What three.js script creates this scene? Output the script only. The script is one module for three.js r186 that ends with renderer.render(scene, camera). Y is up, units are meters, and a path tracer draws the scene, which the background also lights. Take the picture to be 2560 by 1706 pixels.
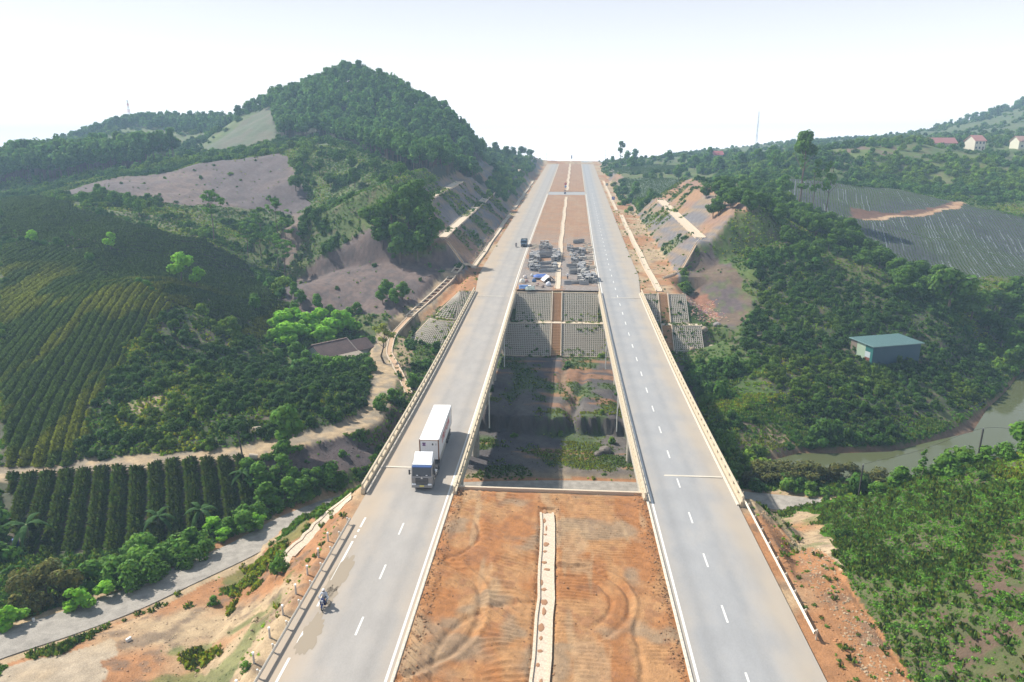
import * as THREE from 'three';
import { mergeGeometries } from 'three/addons/utils/BufferGeometryUtils.js';
import { RoundedBoxGeometry } from 'three/addons/geometries/RoundedBoxGeometry.js';
import { MarchingCubes } from 'three/addons/objects/MarchingCubes.js';
import { FontLoader } from 'three/addons/loaders/FontLoader.js';
import { TextGeometry } from 'three/addons/geometries/TextGeometry.js';

// ---------- camera: a drone 38 m above the near carriageway ----------
const scene = new THREE.Scene();
const camera = new THREE.PerspectiveCamera(53.15, 1024 / 682, .5, 12000);
camera.position.set(.8, 37.8, 0);
camera.rotation.order = 'YXZ';
camera.rotation.set(-15.28 * Math.PI / 180, 4.05 * Math.PI / 180, 0);
// ---------- renderer and exposure ----------
const renderer = new THREE.WebGLRenderer({ antialias: true });
renderer.setSize(1024, 682);
renderer.toneMapping = THREE.LinearToneMapping;
renderer.toneMappingExposure = 1.62;
renderer.shadowMap.enabled = true;
// ---------- sky: white haze low down, pale blue above, brighter round the sun ----------
const SUN = new THREE.Vector3(-.63, .72, -.30).normalize();
{
  const W = 256, H = 128, a = new Float32Array(W * H * 4);
  for (let j = 0; j < H; j++) for (let i = 0; i < W; i++) {
    const el = ((j + .5) / H - .5) * Math.PI, az = ((i + .5) / W - .5) * 2 * Math.PI;
    const dx = Math.cos(el) * Math.cos(az), dy = Math.sin(el), dz = Math.cos(el) * Math.sin(az);
    const ang = Math.acos(Math.min(1, Math.max(-1, dx * SUN.x + dy * SUN.y + dz * SUN.z)));
    const t = Math.exp(-Math.max(0, dy) / .23) + .75 * Math.exp(-Math.max(0, dy) / .05), g = .3 * Math.exp(-ang / .5);
    const k = (j * W + i) * 4;
    a[k] = .125 + (1.0 - .125) * t + g; a[k + 1] = .18 + (.97 - .18) * t + g * .98; a[k + 2] = .27 + (.97 - .27) * t + g * .93; a[k + 3] = 1;
  }
  const sky = new THREE.DataTexture(a, W, H, THREE.RGBAFormat, THREE.FloatType);
  sky.mapping = THREE.EquirectangularReflectionMapping; sky.magFilter = THREE.LinearFilter; sky.minFilter = THREE.LinearFilter; sky.colorSpace = THREE.LinearSRGBColorSpace; sky.needsUpdate = true;
  scene.background = sky; scene.environment = sky;
}
// ---------- sun: high on the left, a little ahead ----------
const sun = new THREE.DirectionalLight(new THREE.Color(1, .94, .84), 4.8);
sun.position.copy(SUN).multiplyScalar(400).add(new THREE.Vector3(0, 0, -180));
sun.target.position.set(0, 0, -180); scene.add(sun.target);
sun.castShadow = true; sun.shadow.radius = 2; sun.shadow.mapSize.set(4096, 4096);
Object.assign(sun.shadow.camera, { left: -350, right: 350, top: 350, bottom: -350, near: 1, far: 1200 });
scene.add(sun);
// ---------- haze ----------
scene.fog = new THREE.FogExp2(new THREE.Color(.5, .74, 1), .00044);

// ---------- small helpers ----------
function mulberry(a) { return () => { a |= 0; a = a + 0x6D2B79F5 | 0; let t = Math.imul(a ^ a >>> 15, 1 | a); t = t + Math.imul(t ^ t >>> 7, 61 | t) ^ t; return ((t ^ t >>> 14) >>> 0) / 4294967296; }; }
const clamp = (v, a, b) => v < a ? a : v > b ? b : v;
const lerp = (a, b, t) => a + (b - a) * t;
const sstep = (a, b, v) => { const t = clamp((v - a) / (b - a), 0, 1); return t * t * (3 - 2 * t); };
const hash2 = (i, j) => { let h = Math.imul(i, 374761393) + Math.imul(j, 668265263) | 0; h = Math.imul(h ^ h >>> 13, 1274126177); return ((h ^ h >>> 16) >>> 0) / 4294967296; };
function vnoise(x, y) { const i = Math.floor(x), j = Math.floor(y); let u = x - i, v = y - j; u = u * u * (3 - 2 * u); v = v * v * (3 - 2 * v); const a = hash2(i, j), b = hash2(i + 1, j), c = hash2(i, j + 1), d = hash2(i + 1, j + 1); return (a + (b - a) * u) * (1 - v) + (c + (d - c) * u) * v; }
function fbm(x, y, o = 4) { let s = 0, a = .5, n = 0; for (let k = 0; k < o; k++) { s += a * vnoise(x, y); n += a; x = x * 2.03 + 17.7; y = y * 2.03 - 9.3; a *= .5; } return s / n; }   // 0..1
function inPoly(P, x, z) { let c = false; for (let i = 0, j = P.length - 1; i < P.length; j = i++) { const a = P[i], b = P[j]; if ((a[1] > z) !== (b[1] > z) && x < (b[0] - a[0]) * (z - a[1]) / (b[1] - a[1]) + a[0]) c = !c; } return c; }
function segDist(P, x, z, closed) { let best = 1e9, bi = 0, bt = 0; const n = P.length - (closed ? 0 : 1); for (let i = 0; i < n; i++) { const a = P[i], b = P[(i + 1) % P.length]; const dx = b[0] - a[0], dz = b[1] - a[1]; const t = clamp(((x - a[0]) * dx + (z - a[1]) * dz) / (dx * dx + dz * dz + 1e-9), 0, 1); const d = Math.hypot(x - a[0] - dx * t, z - a[1] - dz * t); if (d < best) { best = d; bi = i; bt = t; } } return [best, bi, bt]; }
const signedDist = (P, x, z) => (inPoly(P, x, z) ? -1 : 1) * segDist(P, x, z, true)[0];
// ---------- the lie of the land (metres; D = distance ahead = -z) ----------
// road grade line: level up to the bridge, climbing beyond it, over a crest at about 800 m
const GRADE = (() => { const t = [0]; for (let d = 0; d < 1600; d++) { const g = .048 * sstep(55, 155, d) - .085 * sstep(700, 860, d) + .02 * sstep(860, 1100, d); t.push(t[d] + g); } return t; })();
const roadY = D => { D = clamp(D, 0, 1598); const i = Math.floor(D); return lerp(GRADE[i], GRADE[i + 1], D - i); };
const roadX = D => { const s = D - 200; return .018 * (s + Math.sqrt(s * s + 1600)) / 2; };
const SPOTS = [[-50.5, -9.3, 69.5], [-55.8, -8.4, 78], [-61.1, -5.6, 87], [-62.6, -8.9, 68], [-75.7, -6.5, 85], [-46.5, -6, 92], [-42.3, -10.1, 82], [-39.3, -6.7, 98], [-30.3, -6.3, 104], [-32.6, -9.8, 94], [-56, -5.6, 96], [-64.2, -2.6, 112], [-71, -4.9, 97], [-57.8, -6.5, 135], [-53.6, -3.3, 108], [-39.6, -6.3, 122], [-48.4, -9.4, 150], [-60.5, -7.4, 155], [-38.7, -7.2, 145], [-45.9, -4.2, 165], [-60.5, -3.3, 175], [-80.8, -5.6, 86.5], [-80.5, -5.1, 95], [-98.2, -2.9, 108], [-81.9, -2.4, 108], [-111.8, 0.1, 125], [-100, 1.3, 128], [-84.9, 0.4, 126], [-90.2, 4.2, 140], [-133.4, 5.1, 152], [-118.8, 7.6, 163], [-94.9, 7.7, 152], [-83.8, 3, 146], [-74.1, -2.3, 136], [-162.2, 11.6, 188], [-142.3, 11.1, 188], [-131.8, 11.3, 192], [-103.4, 4.7, 180], [-82.8, 0.6, 172], [-70.1, -3.7, 166], [-86.7, 1.5, 192], [-108.9, 10.3, 212], [-143.6, 16.4, 235], [-186.1, 21.3, 250], [-212.5, 19.5, 250], [-94.8, 4, 218], [-94.5, 6.3, 245], [-83.5, 0.1, 200], [-71.1, 1.6, 200], [-134.5, 39, 335], [-165.2, 34.9, 330], [-184.7, 30.9, 325], [-209.4, 27.2, 312], [-222.5, 23.4, 300], [-104.9, 18, 280], [-128.5, 18.2, 275], [-145, 18.6, 268], [-164, 21, 270], [-182.2, 21.8, 270], [-133.4, 27.6, 305], [-103.5, 42.1, 340], [-107.5, 29.7, 300], [-69.3, 37, 330], [-66.1, 25.5, 272], [-76.5, 18, 258], [-77.3, 8.6, 228], [-63.1, 13.6, 238], [-122.6, 43.2, 345], [-55.5, 29.5, 310], [-56.4, 6.2, 206], [-71.2, 2.8, 186], [-63.3, -2, 180], [-48, -0.2, 178], [-62.1, 10.9, 228], [-39.5, 6.8, 203], [-41.1, 2.2, 185], [-49, 27, 318], [-32.2, 22.6, 330], [-40.5, 24, 330], [-156.8, 43.9, 385], [-127, 45, 385], [-83.7, 31.7, 345], [-60.1, 27.9, 335], [-40.2, 22.3, 345], [-131.9, 84.1, 455], [-149.5, 79.4, 460], [-112.7, 76.2, 450], [-94.2, 67.9, 440], [-75.5, 58.2, 425], [-57.7, 49.9, 410], [-46.5, 42.1, 400], [-39.3, 32.2, 390], [-157.1, 62.5, 430], [-98.3, 56.3, 410], [-175.8, 74.5, 475], [-207.8, 71.6, 500], [-234.5, 66, 515], [-318.1, 59.3, 580], [-388.5, 64.7, 620], [-427.9, 54.8, 615], [-447.8, 42.6, 600], [-244.7, 42.3, 460], [-184, 40.5, 400], [-252.3, 34.1, 420], [-251.4, 55.5, 520], [-279, 22.3, 330], [-251.6, 25.2, 340], [-225.5, 31.4, 355], [-271.3, 28.2, 345], [-500, 20, 500], [-500, 40, 800], [-300, 30, 900], [-600, 15, 250], [-350, -2, 120], [-300, 5, 180], [-300, -10, 60], [-150, -8, 50], [-120, -8, 20], [-60, -7, 20], [-36.8, 26.4, 430], [-34.9, 31.9, 520], [-23.3, 33.2, 640], [-60, 40, 600], [-80, 44, 480], [-40, 36, 720], [-120, 50, 650], [0, -13, 100], [-12, -12.5, 100], [15, -13.2, 100], [-25, -11, 108], [28, -12.8, 108], [0, -13, 112], [0, -9.6, 124], [15, -9.6, 124], [-15, -9.4, 124], [0, -8.8, 140], [0, -8.6, 158], [20, -8.8, 150], [-20, -8.2, 150], [0, -12.2, 94], [0, -12, 80], [-30, -10.5, 90], [30, -12, 92], [-30, -8.5, 130], [0, -8, 200], [0, 0, 260], [0, 8, 340], [0, 14, 440], [0, 24, 620], [5, 28, 760], [20, 12, 1000], [31.6, 6.3, 40], [40, 4.6, 53], [37.5, 3.5, 58], [51.3, 4, 71], [36.7, 2.2, 64], [29.7, 1.5, 57], [25.3, 1.9, 50], [27.9, 0.6, 62], [43.8, -0.3, 78], [37.1, -0.8, 74], [50.9, 2.2, 78], [57.1, 2.9, 80], [60, 12, 40], [80, 16, 50], [85, 6, 80], [60, -6, 88], [110, -8, 92], [60, 14, 15], [30, -1, 20], [30, -1, 58], [34, -4.5, 72], [49.5, -7.3, 131], [69.2, -7.8, 148], [33.5, -10.6, 116], [79.8, -10.1, 141], [61, -9.5, 128], [45.8, -9.8, 119], [61.4, -11.9, 119], [47.6, -4.4, 152], [34.3, -6.6, 139], [38.2, -3.3, 163], [88, -8.6, 152], [101.2, -4.8, 165], [76.7, -3.9, 160], [46.6, -3.1, 172], [60.6, -1.5, 166], [75.5, -1, 165], [56.8, 4.6, 192], [44.6, 3.8, 196], [54.1, 11.6, 213], [69.8, 15.5, 228], [80.8, 12, 212], [82.9, 8.6, 200], [87.7, 2.2, 182], [60.5, 18.5, 262], [73.7, 27.4, 300], [75.7, 21, 250], [68.7, 24.8, 318], [55.5, 21.3, 330], [86.4, 24.7, 300], [115, 24.4, 310], [151.7, 20.9, 310], [161.2, 17.9, 300], [159.2, 5.6, 245], [164, 12.2, 268], [110.2, 16.3, 272], [123.5, 10.9, 248], [102.4, 8.3, 232], [131.9, 3, 222], [107.9, 1.3, 200], [129.8, -0.1, 196], [127.2, -6.1, 190], [114.5, -0.3, 190], [135.9, 31.6, 370], [173.1, 40.4, 410], [201, 42.8, 420], [225.2, 40.4, 420], [210.3, 24.9, 350], [209.3, 20, 330], [177.5, 24.3, 365], [188.3, 21, 345], [268.7, 34.4, 430], [135.7, 25.1, 340], [211, 28.5, 370], [51, 18.9, 430], [70.4, 16.8, 420], [56.4, 25.3, 480], [78.3, 32.7, 610], [105.8, 29.9, 560], [138.9, 33.2, 560], [49.6, 30.8, 620], [159.7, 33.5, 520], [168.4, 40.9, 900], [274.5, 55.7, 1000], [360.2, 69.8, 1000], [424.2, 65.3, 950], [436.1, 67.3, 930], [494.7, 86.2, 900], [547, 108.1, 900], [370.2, 56.6, 600], [281.4, 45.1, 500], [300, 20, 200], [250, -8, 150], [230, -6, 120], [300, 10, 100], [160, -10, 100], [150, -2, 60], [-50.7, -6.5, 50.4], [-44, -7.8, 59], [-38, -9.8, 73], [-34, -11.2, 83], [-24, -12.6, 93], [-40, -5, 45], [50, 3.6, 77], [57, 4.2, 80], [43, 1.6, 76]];   // x, height, distance ahead
const POND = [[33.0, 109.2], [37.5, 113.0], [45.9, 118.0], [53.8, 118.5], [62.9, 119.9], [71.3, 124.5], [79.6, 130.4], [90.0, 140.6], [99.3, 150.6], [107.4, 160.2], [113.7, 168.0], [129.3, 179.4], [159.6, 194.0], [110.6, 129.4], [79.3, 110.5], [61.6, 103.8], [51.0, 102.6], [44.6, 103.7], [39.8, 106.1], [36.0, 107.4]], POND_Y = -14;
const LANES = [{ p: [[-53.3, 46.9, -6.0], [-50.7, 50.4, -6.3], [-47.4, 54.5, -7.0], [-44.1, 59.0, -7.6], [-41.7, 63.8, -8.2], [-37.9, 72.8, -9.6], [-36.1, 78.9, -10.4], [-34.2, 83.4, -11.0], [-31.0, 88.6, -11.8], [-24.3, 93.2, -12.4], [-5.9, 97.4, -12.9], [11.9, 98.3, -12.9], [24.8, 96.0, -12.4], [40.1, 91.5, -11.2], [47.7, 89.0, -10.5]], w: 2.7, soft: 3, lo: 20, hi: 110 }, { p: [[-83.8, 82.2, -6.4], [-78.7, 83.8, -6.4], [-70.9, 86.6, -6.5], [-61.6, 87.8, -5.9], [-52.9, 90.0, -5.9], [-46.8, 92.7, -5.9], [-40.8, 98.4, -6.3], [-34.8, 103.9, -6.6], [-32.5, 111.5, -7.8], [-33.1, 122.3, -7.6], [-35.7, 134.7, -7.8], [-40.7, 148.1, -7.6], [-42.5, 160.1, -6.2], [-40.4, 167.8, -3.4], [-35.3, 177.0, -1.0], [-31.6, 194.5, 3.1], [-27.8, 209.7, 5.9]], w: 1.5, soft: 2.5, lo: 70, hi: 200 }];
// thin-plate surface through the surveyed points
const TPS = (() => {
  const n = SPOTS.length, m = n + 3, S = 100, A = Array.from({ length: m }, () => new Float64Array(m + 1));
  const U = r2 => r2 > 0 ? r2 * Math.log(r2) : 0;
  for (let i = 0; i < n; i++) {
    for (let j = 0; j < n; j++) A[i][j] = U(((SPOTS[i][0] - SPOTS[j][0]) / S) ** 2 + ((SPOTS[i][2] - SPOTS[j][2]) / S) ** 2);
    A[i][i] += .012; A[i][n] = A[n][i] = 1; A[i][n + 1] = A[n + 1][i] = SPOTS[i][0] / S; A[i][n + 2] = A[n + 2][i] = SPOTS[i][2] / S; A[i][m] = SPOTS[i][1];
  }
  for (let c = 0; c < m; c++) {
    let p = c; for (let r = c + 1; r < m; r++) if (Math.abs(A[r][c]) > Math.abs(A[p][c])) p = r;
    [A[c], A[p]] = [A[p], A[c]]; const d = A[c][c];
    for (let r = 0; r < m; r++) if (r !== c) { const f = A[r][c] / d; if (f) for (let k = c; k <= m; k++) A[r][k] -= f * A[c][k]; }
  }
  const w = A.map((r, i) => r[m] / r[i]);
  return (x, D) => { let s = w[n] + w[n + 1] * x / S + w[n + 2] * D / S; for (let i = 0; i < n; i++) { const dx = (x - SPOTS[i][0]) / S, dd = (D - SPOTS[i][2]) / S, r2 = dx * dx + dd * dd; if (r2 > 1e-12) s += w[i] * r2 * Math.log(r2); } return s; };
})();
// the plain beyond everything
const PLAIN = (x, D) => 8 + 6 * fbm(x / 300, D / 300, 3);
// the washed-out rill down the valley floor
const RILL = [[3.4, 159], [2.6, 150], [1.6, 143], [2.2, 136], [4.4, 131], [2.4, 127], [3.4, 121]];
// benches of the cuttings: 8 m lifts at 1:1 with 3 m berms
const bench = t => t <= 0 ? 0 : t < 8 ? t : t < 11 ? 8 + (t - 8) * .03 : t < 19 ? t - 2.9 : t < 22 ? 16.1 + (t - 19) * .03 : t - 5.8;
// far abutment slope: two lifts of 1:1.27 with a berm
const abutDrop = s => s <= 0 ? 0 : s < 7.6 ? s / 1.27 : s < 9.4 ? 5.98 + (s - 7.6) * .05 : s < 17.4 ? 6.07 + (s - 9.4) / 1.27 : 12.37 + (s - 17.4) / 2;
const GAP0 = 72.5, GAP1 = 175.5;
function natural(x, D) {
  const far = sstep(900, 1500, Math.hypot(x, D));
  let h = TPS(x, D);
  h = lerp(h, PLAIN(x, D), far);
  const amp = clamp((D - 20) / 120, .35, 1.6);
  return h + (fbm(x / 17, D / 17, 4) - .5) * 2.2 * amp + (fbm(x / 3.1 + 50, D / 3.1, 3) - .5) * .5 * Math.min(amp, 1);
}
function groundY(x, D) {
  let h = natural(x, D);
  const X = x - roadX(D), a = Math.abs(X), right = X > 0, ry = roadY(D);
  // pond
  if (x > 30 && D < 260) { const sd = signedDist(POND, x, D); if (sd < 0) h = Math.min(h, POND_Y - .15 + .4 * Math.max(sd, -5)); else if (sd < 30) { h = Math.max(h, POND_Y + .02 + .3 * Math.min(sd, 3)); h = Math.min(h, POND_Y + .1 + (sd < 1 ? sd * .9 : .9 + (sd - 1) * .42) + (sd > 10 ? (sd - 10) * .8 : 0)); } }
  // eroded bank across the valley floor, notched by gullies
  if (a < 34 && D > 100 && D < 165) {
    const w = sstep(34, 24, a), gul = 2.6 * Math.exp(-(((x + 8.5) / 1.1) ** 2)) + 3.4 * Math.exp(-(((x - 3.6 - (D - 120) * .12) / .9) ** 2)) + 1.6 * Math.exp(-(((x - 13) / 1) ** 2));
    const edge = 119.6 + 2.2 * (fbm(x / 5, 3.3, 3) - .5) * 2 + gul * .8 + (fbm(x / .9, D / 3, 2) - .5) * 1.7 + (fbm(x / 2.4, 7.7, 2) - .5) * 2;
    const top = lerp(-9.7, -8.7, sstep(120, 160, D)) + (fbm(x / 6, D / 6, 3) - .5) * .7 - gul * .45 * sstep(158, 120, D), low = -12.7 + (fbm(x / 5, D / 4, 3) - .5) * .9;
    const rill = segDist(RILL, x, D)[0] + (fbm(x / .8, D / .8, 2) - .5) * .8;
    h = lerp(h, lerp(low, top - .7 * Math.exp(-((rill / .7) ** 2)), sstep(edge - .75, edge + .15, D)), w);
  }
  // lanes through the valley
  for (const L of LANES) { if (D < L.lo || D > L.hi) continue; const [s, i, t] = segDist(L.p, x, D); if (s < L.w + L.soft) { const y = lerp(L.p[i][2], L.p[i + 1][2], t); h = lerp(h, y - .06, 1 - sstep(L.w, L.w + L.soft, s)); } }
  if (D > 1000) return h;
  // embankments: near approach, far approach with its cones
  const shN = right ? 23.2 : 22.4, shF = right ? 31.5 : 25.5;
  const rough = (fbm(x / 2.3, D / 2.3, 3) - .5) * .5 - (D < 100 ? .35 * sstep(.6, .75, 1 - Math.abs(2 * fbm((x + D * .35) / 1.6, (D - x * .3) / 9, 3) - 1)) : 0);
  const fade = sstep(1000, 850, D);
  if (D < 140) { const s = Math.hypot(Math.max(0, a - shN), Math.max(0, D - GAP0) * 1.05); const f = ry - .32 - s / 1.45 + rough * Math.min(1, s / 2); h = Math.max(h, f); }
  if (D > 120) {
    const g = Math.max(0, GAP1 - D), s = Math.hypot(Math.max(0, a - shF) * (D < GAP1 + 6 ? 1 : 1), g);
    const f = (D < GAP1 ? roadY(GAP1) : ry) - .32 - (a < 60 ? abutDrop(s) : 50) + (D > GAP1 ? rough * Math.min(1, Math.max(0, a - shF) / 3) : 0);
    h = Math.max(h, lerp(h, f, fade));
    const ang = Math.atan2(Math.max(0, a - shF), g), carve = g > 0 ? (right ? sstep(.75, .5, ang) : sstep(1.2, 1, ang)) * sstep(20, 17.2, s) : 0; h = lerp(h, Math.min(h, f), carve);
  }
  // spurs that the cuttings were dug through
  if (D > 195 && D < 700) {
    const L = right ? 17 * sstep(200, 218, D) * sstep(350, 322, D) : 25 * sstep(206, 238, D) * sstep(350, 322, D) + 12 * sstep(200, 210, D) * sstep(420, 350, D) + 10 * sstep(385, 410, D) * sstep(640, 560, D);
    const top = right ? 60 : 52; h = Math.max(h, ry + Math.min(L, 26) - Math.max(0, a - top) * .45 + (fbm(x / 8, D / 8, 3) - .5) * 2);
  }
  // cuttings
  const toe = D < GAP0 + 20 ? (right ? 27.5 : 26) : right ? lerp(34, 30, sstep(380, 520, D)) : 27;
  const inGap = sstep(GAP0 - 1, GAP0 + 3, D) * sstep(GAP1 + 8, GAP1 - 2, D);
  const cut = ry - .32 + bench(a - toe) + (a > toe ? rough * ((a - toe > 7.6 && a - toe < 11.4) || (a - toe > 18.6 && a - toe < 22.4) ? .1 : .8) : 0) + inGap * 80 + sstep(700, 900, D) * 60;
  return Math.min(h, cut);
}
// ---------- what grows or lies where: outlines on the ground (x, distance ahead) ----------
const ZONES = [
  ['paleslope', [[-220.8, 357], [-226.4, 425], [-221.7, 458.1], [-207.2, 494.7], [-169.7, 418.3], [-160.2, 395.2], [-184.1, 400.2], [-212.4, 414.2], [-207.8, 366.4]]],
  ['wood', [[-205.6, 493], [-158.2, 388.9], [-142.4, 386.9], [-127.4, 386.1], [-82.2, 315.4], [-54.5, 284.6], [-44.8, 303.4], [-37.4, 339.4], [-36.2, 365], [-44.9, 431.1]]],
  ['wood', [[-277.8, 328.5], [-274.3, 342.5], [-272.5, 356.6], [-254.2, 361.3], [-212.8, 344], [-262, 426.5], [-356.9, 509.4], [-492.7, 587.2]]],
  ['fieldback', [[-248.3, 292.5], [-215.2, 276.5], [-169.4, 233.3], [-144.9, 224.2], [-123.3, 212.5], [-99.5, 209.2], [-76.8, 180.4], [-67.9, 169.2], [-67.9, 157.7], [-68.2, 148.2], [-81.5, 149.3], [-87.7, 147], [-97.6, 152.9], [-131, 181], [-145.1, 192], [-167.4, 194.3]]],
  ['fieldfront', [[-166.4, 193], [-143.3, 189.4], [-130.3, 179.8], [-96.3, 150.8], [-87.2, 146.6], [-86, 133.3], [-85.1, 124], [-78.9, 105.3], [-70.2, 88.3], [-79.6, 85]]],
  ['fieldlow', [[-77.9, 82.8], [-60.7, 86.3], [-46.1, 91.2], [-42, 90], [-40.8, 85.9], [-41.2, 79.8], [-48.8, 71.3], [-57.4, 69.1], [-65.2, 67.2]]],
  ['plough', [[-216.9, 277.5], [-211.9, 299.9], [-184.2, 324], [-137.9, 338], [-131.8, 330.6], [-111.5, 294.2], [-101.5, 278.3], [-105, 269.8], [-119.8, 271.2], [-140.3, 269.2], [-154.8, 263.3], [-168.4, 271.2], [-189.4, 281], [-189.9, 260.1]]],
  ['plough', [[-75.5, 177.2], [-80.7, 207.3], [-68.2, 209.5], [-57.6, 212.5], [-52.7, 205.9], [-49.5, 203.2], [-35.6, 204], [-27.1, 214.3], [-29.1, 195], [-36.9, 176], [-42.5, 169.6], [-57.8, 174.2], [-66.5, 171.8]]],
  ['gullytrack', [[-106.9, 271.2], [-100.1, 269.1], [-83.1, 217.2], [-85.4, 210.5], [-88.1, 213]]],
  ['scrub', [[-78.7, 106.1], [-85.4, 132.4], [-87, 145.8], [-81.6, 146.4], [-67.3, 146.1], [-58.5, 136.6], [-39, 138.5], [-32.3, 106.6], [-39.8, 99.4], [-47.2, 93.7], [-62.5, 89.2], [-69.8, 88.8]]],
  ['scrub', [[58.1, 200.2], [69.9, 197.4], [82.3, 188.3], [92.4, 179.8], [100.8, 173.6], [105.7, 161.8], [89.4, 141.6], [63.7, 122.1], [47, 121.8], [43.6, 130.8], [43, 154.7], [50.9, 179]]],
  ['plough', [[-43.6, 91.5], [-39.3, 98], [-33.5, 101.9], [-29.7, 105.3], [-28.8, 98.2], [-33.7, 93.2], [-37.6, 89.4], [-41.1, 88.8]]],
  ['bare', [[-73.5, 103.5], [-70.7, 108.5], [-66.1, 111], [-63.6, 103.4], [-69.7, 101]]],
  ['bare', [[-32.5, 103.6], [-32.9, 116.1], [-36, 124.3], [-39.2, 143], [-39.1, 157], [-38.9, 168.3], [-27.9, 130.7], [-27.2, 119.3], [-28.3, 106.9], [-30.4, 103.9]]],
  ['rightcut', [[36.1, 204.5], [46.6, 208.2], [51.3, 196.8], [50.9, 179], [44.2, 162], [39.8, 170.5], [38.9, 189.9]]],
  ['rubble', [[29, 181], [39.7, 195], [43.2, 182.1], [42.3, 172.1], [34.1, 169.4], [28.9, 171.7]]],
  ['fieldright', [[102.9, 337.8], [121.4, 328.1], [148.6, 328.3], [168.9, 314.9], [184.3, 287.9], [192.6, 264.2], [167.3, 225.4], [142, 216.2], [126, 211.2], [104, 195.9], [103.3, 215.1], [99.6, 239.6], [94.7, 251.7], [86.7, 260.8]]],
  ['redcut', [[115.3, 282], [129.7, 279.5], [150.9, 289.6], [170, 313.5], [172.8, 311.1], [158.7, 288.5], [136, 275.3], [117.8, 270.4], [105.5, 260]]],
  ['trackright', [[100, 251.4], [117.3, 269.1], [135.6, 274.6], [160.1, 289.5], [172, 309.6], [171.2, 313.7], [156.7, 291.1], [137.1, 278], [118.7, 272.7]]],
  ['fieldfar', [[41.2, 470.8], [59.6, 458.4], [74.5, 443.8], [52.1, 302.6], [42, 349.6], [39, 411.6]]],
  ['fieldfar', [[39.7, 581.6], [93.6, 567.9], [78.8, 466.4], [40.8, 504.4]]],
  ['terrace', [[209.7, 590.8], [298.2, 751.5], [187.1, 409.9], [176.4, 378], [152.2, 361.2], [138, 376.1]]],
  ['bare', [[98.7, 183.9], [116.1, 195], [121, 195], [102.9, 182.9]]],
  ['bare', [[33.4, 118.7], [39.7, 121.8], [45.2, 118.2], [39.4, 114.2], [32.1, 109.3], [31.4, 113.1]]],
  ['brownhill', [[32, 50.9], [38.6, 56.6], [45.1, 61.4], [38, 50], [31.2, 46.1], [30.2, 48.9]]],
  ['brownhill', [[30.5, 45.6], [34.4, 44.3], [32.1, 40.1], [29.6, 42.7]]],
  ['bareright', [[30.3, 99.7], [34.3, 95.5], [33.3, 76.9], [28.6, 64], [26.9, 54.2], [26.7, 48.6], [26.5, 44.5], [21.3, 44.1], [29, 97.3]]],
  ['dirtleft', [[-48.5, 47.8], [-42, 56.5], [-40, 62.7], [-37, 70.7], [-29.5, 72.1], [-22.5, 67.6], [-20.4, 69.1], [-20.8, 49.7], [-20.4, 39.8], [-44.6, 43.4]]],
  ['gravelpad', [[-47.2, 46.4], [-43.3, 49.2], [-40.1, 51.2], [-38.4, 49.6], [-36, 43.6], [-43.7, 42.4]]],
  ['spoil', [[-24.7, 290.8], [-18.6, 248.6], [-21, 203], [-20.7, 173.2], [-26.9, 172.3], [-31.4, 171.1], [-36.3, 170], [-32.9, 180.1], [-29.1, 195], [-26.3, 216]]],
  ['valley', [[-25, 93], [25, 93], [28, 120], [28, 160], [-28, 160], [-28, 120]]],
].map(([kind, p]) => ({ kind, p, b: [Math.min(...p.map(q => q[0])) - 3, Math.max(...p.map(q => q[0])) + 3, Math.min(...p.map(q => q[1])) - 3, Math.max(...p.map(q => q[1])) + 3] }));
// ---------- textures: grain only, tileable ----------
function grainTexture(n, f, rep = 1) {   // f(u, v) -> [r, g, b] linear 0..1
  const a = new Uint8Array(n * n * 4);
  for (let j = 0; j < n; j++) for (let i = 0; i < n; i++) { const c = f(i / n, j / n), k = (j * n + i) * 4; for (let q = 0; q < 3; q++) a[k + q] = clamp(Math.pow(clamp(c[q], 0, 1), 1 / 2.2) * 255, 0, 255); a[k + 3] = 255; }
  const t = new THREE.DataTexture(a, n, n, THREE.RGBAFormat); t.colorSpace = THREE.SRGBColorSpace; t.wrapS = t.wrapT = THREE.RepeatWrapping; t.magFilter = THREE.LinearFilter; t.minFilter = THREE.LinearMipmapLinearFilter; t.generateMipmaps = true; t.needsUpdate = true; t.repeat.set(rep, rep); return t;
}
function tnoise(u, v, p) { const x = u * p, y = v * p, i = Math.floor(x), j = Math.floor(y); let a = x - i, b = y - j; a = a * a * (3 - 2 * a); b = b * b * (3 - 2 * b); const m = (q) => ((q % p) + p) % p; const h = (s, t) => hash2(m(s) + p * 7, m(t) + p * 13); return lerp(lerp(h(i, j), h(i + 1, j), a), lerp(h(i, j + 1), h(i + 1, j + 1), a), b); }
const tfbm = (u, v, p, o) => { let s = 0, a = .5, n = 0; for (let k = 0; k < o; k++) { s += a * tnoise(u, v, p); n += a; p *= 2; a *= .55; } return s / n; };
function heightTexture(n, f) { const a = new Uint8Array(n * n * 4); for (let j = 0; j < n; j++) for (let i = 0; i < n; i++) { const v = clamp(f(i / n, j / n), 0, 1) * 255, k = (j * n + i) * 4; a[k] = a[k + 1] = a[k + 2] = v; a[k + 3] = 255; } const t = new THREE.DataTexture(a, n, n, THREE.RGBAFormat); t.wrapS = t.wrapT = THREE.RepeatWrapping; t.magFilter = THREE.LinearFilter; t.needsUpdate = true; return t; }
const soilGrain = grainTexture(512, (u, v) => { const a = tfbm(u, v, 8, 6), b = tnoise(u, v, 96), c = tnoise(u + .37, v + .11, 200); const s = clamp(.52 + .42 * a + .16 * (b - .5) + .22 * (c - .5) * (c > .7 ? 2 : 1), .12, 1); return [s, s * .985, s * .96]; });
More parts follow.
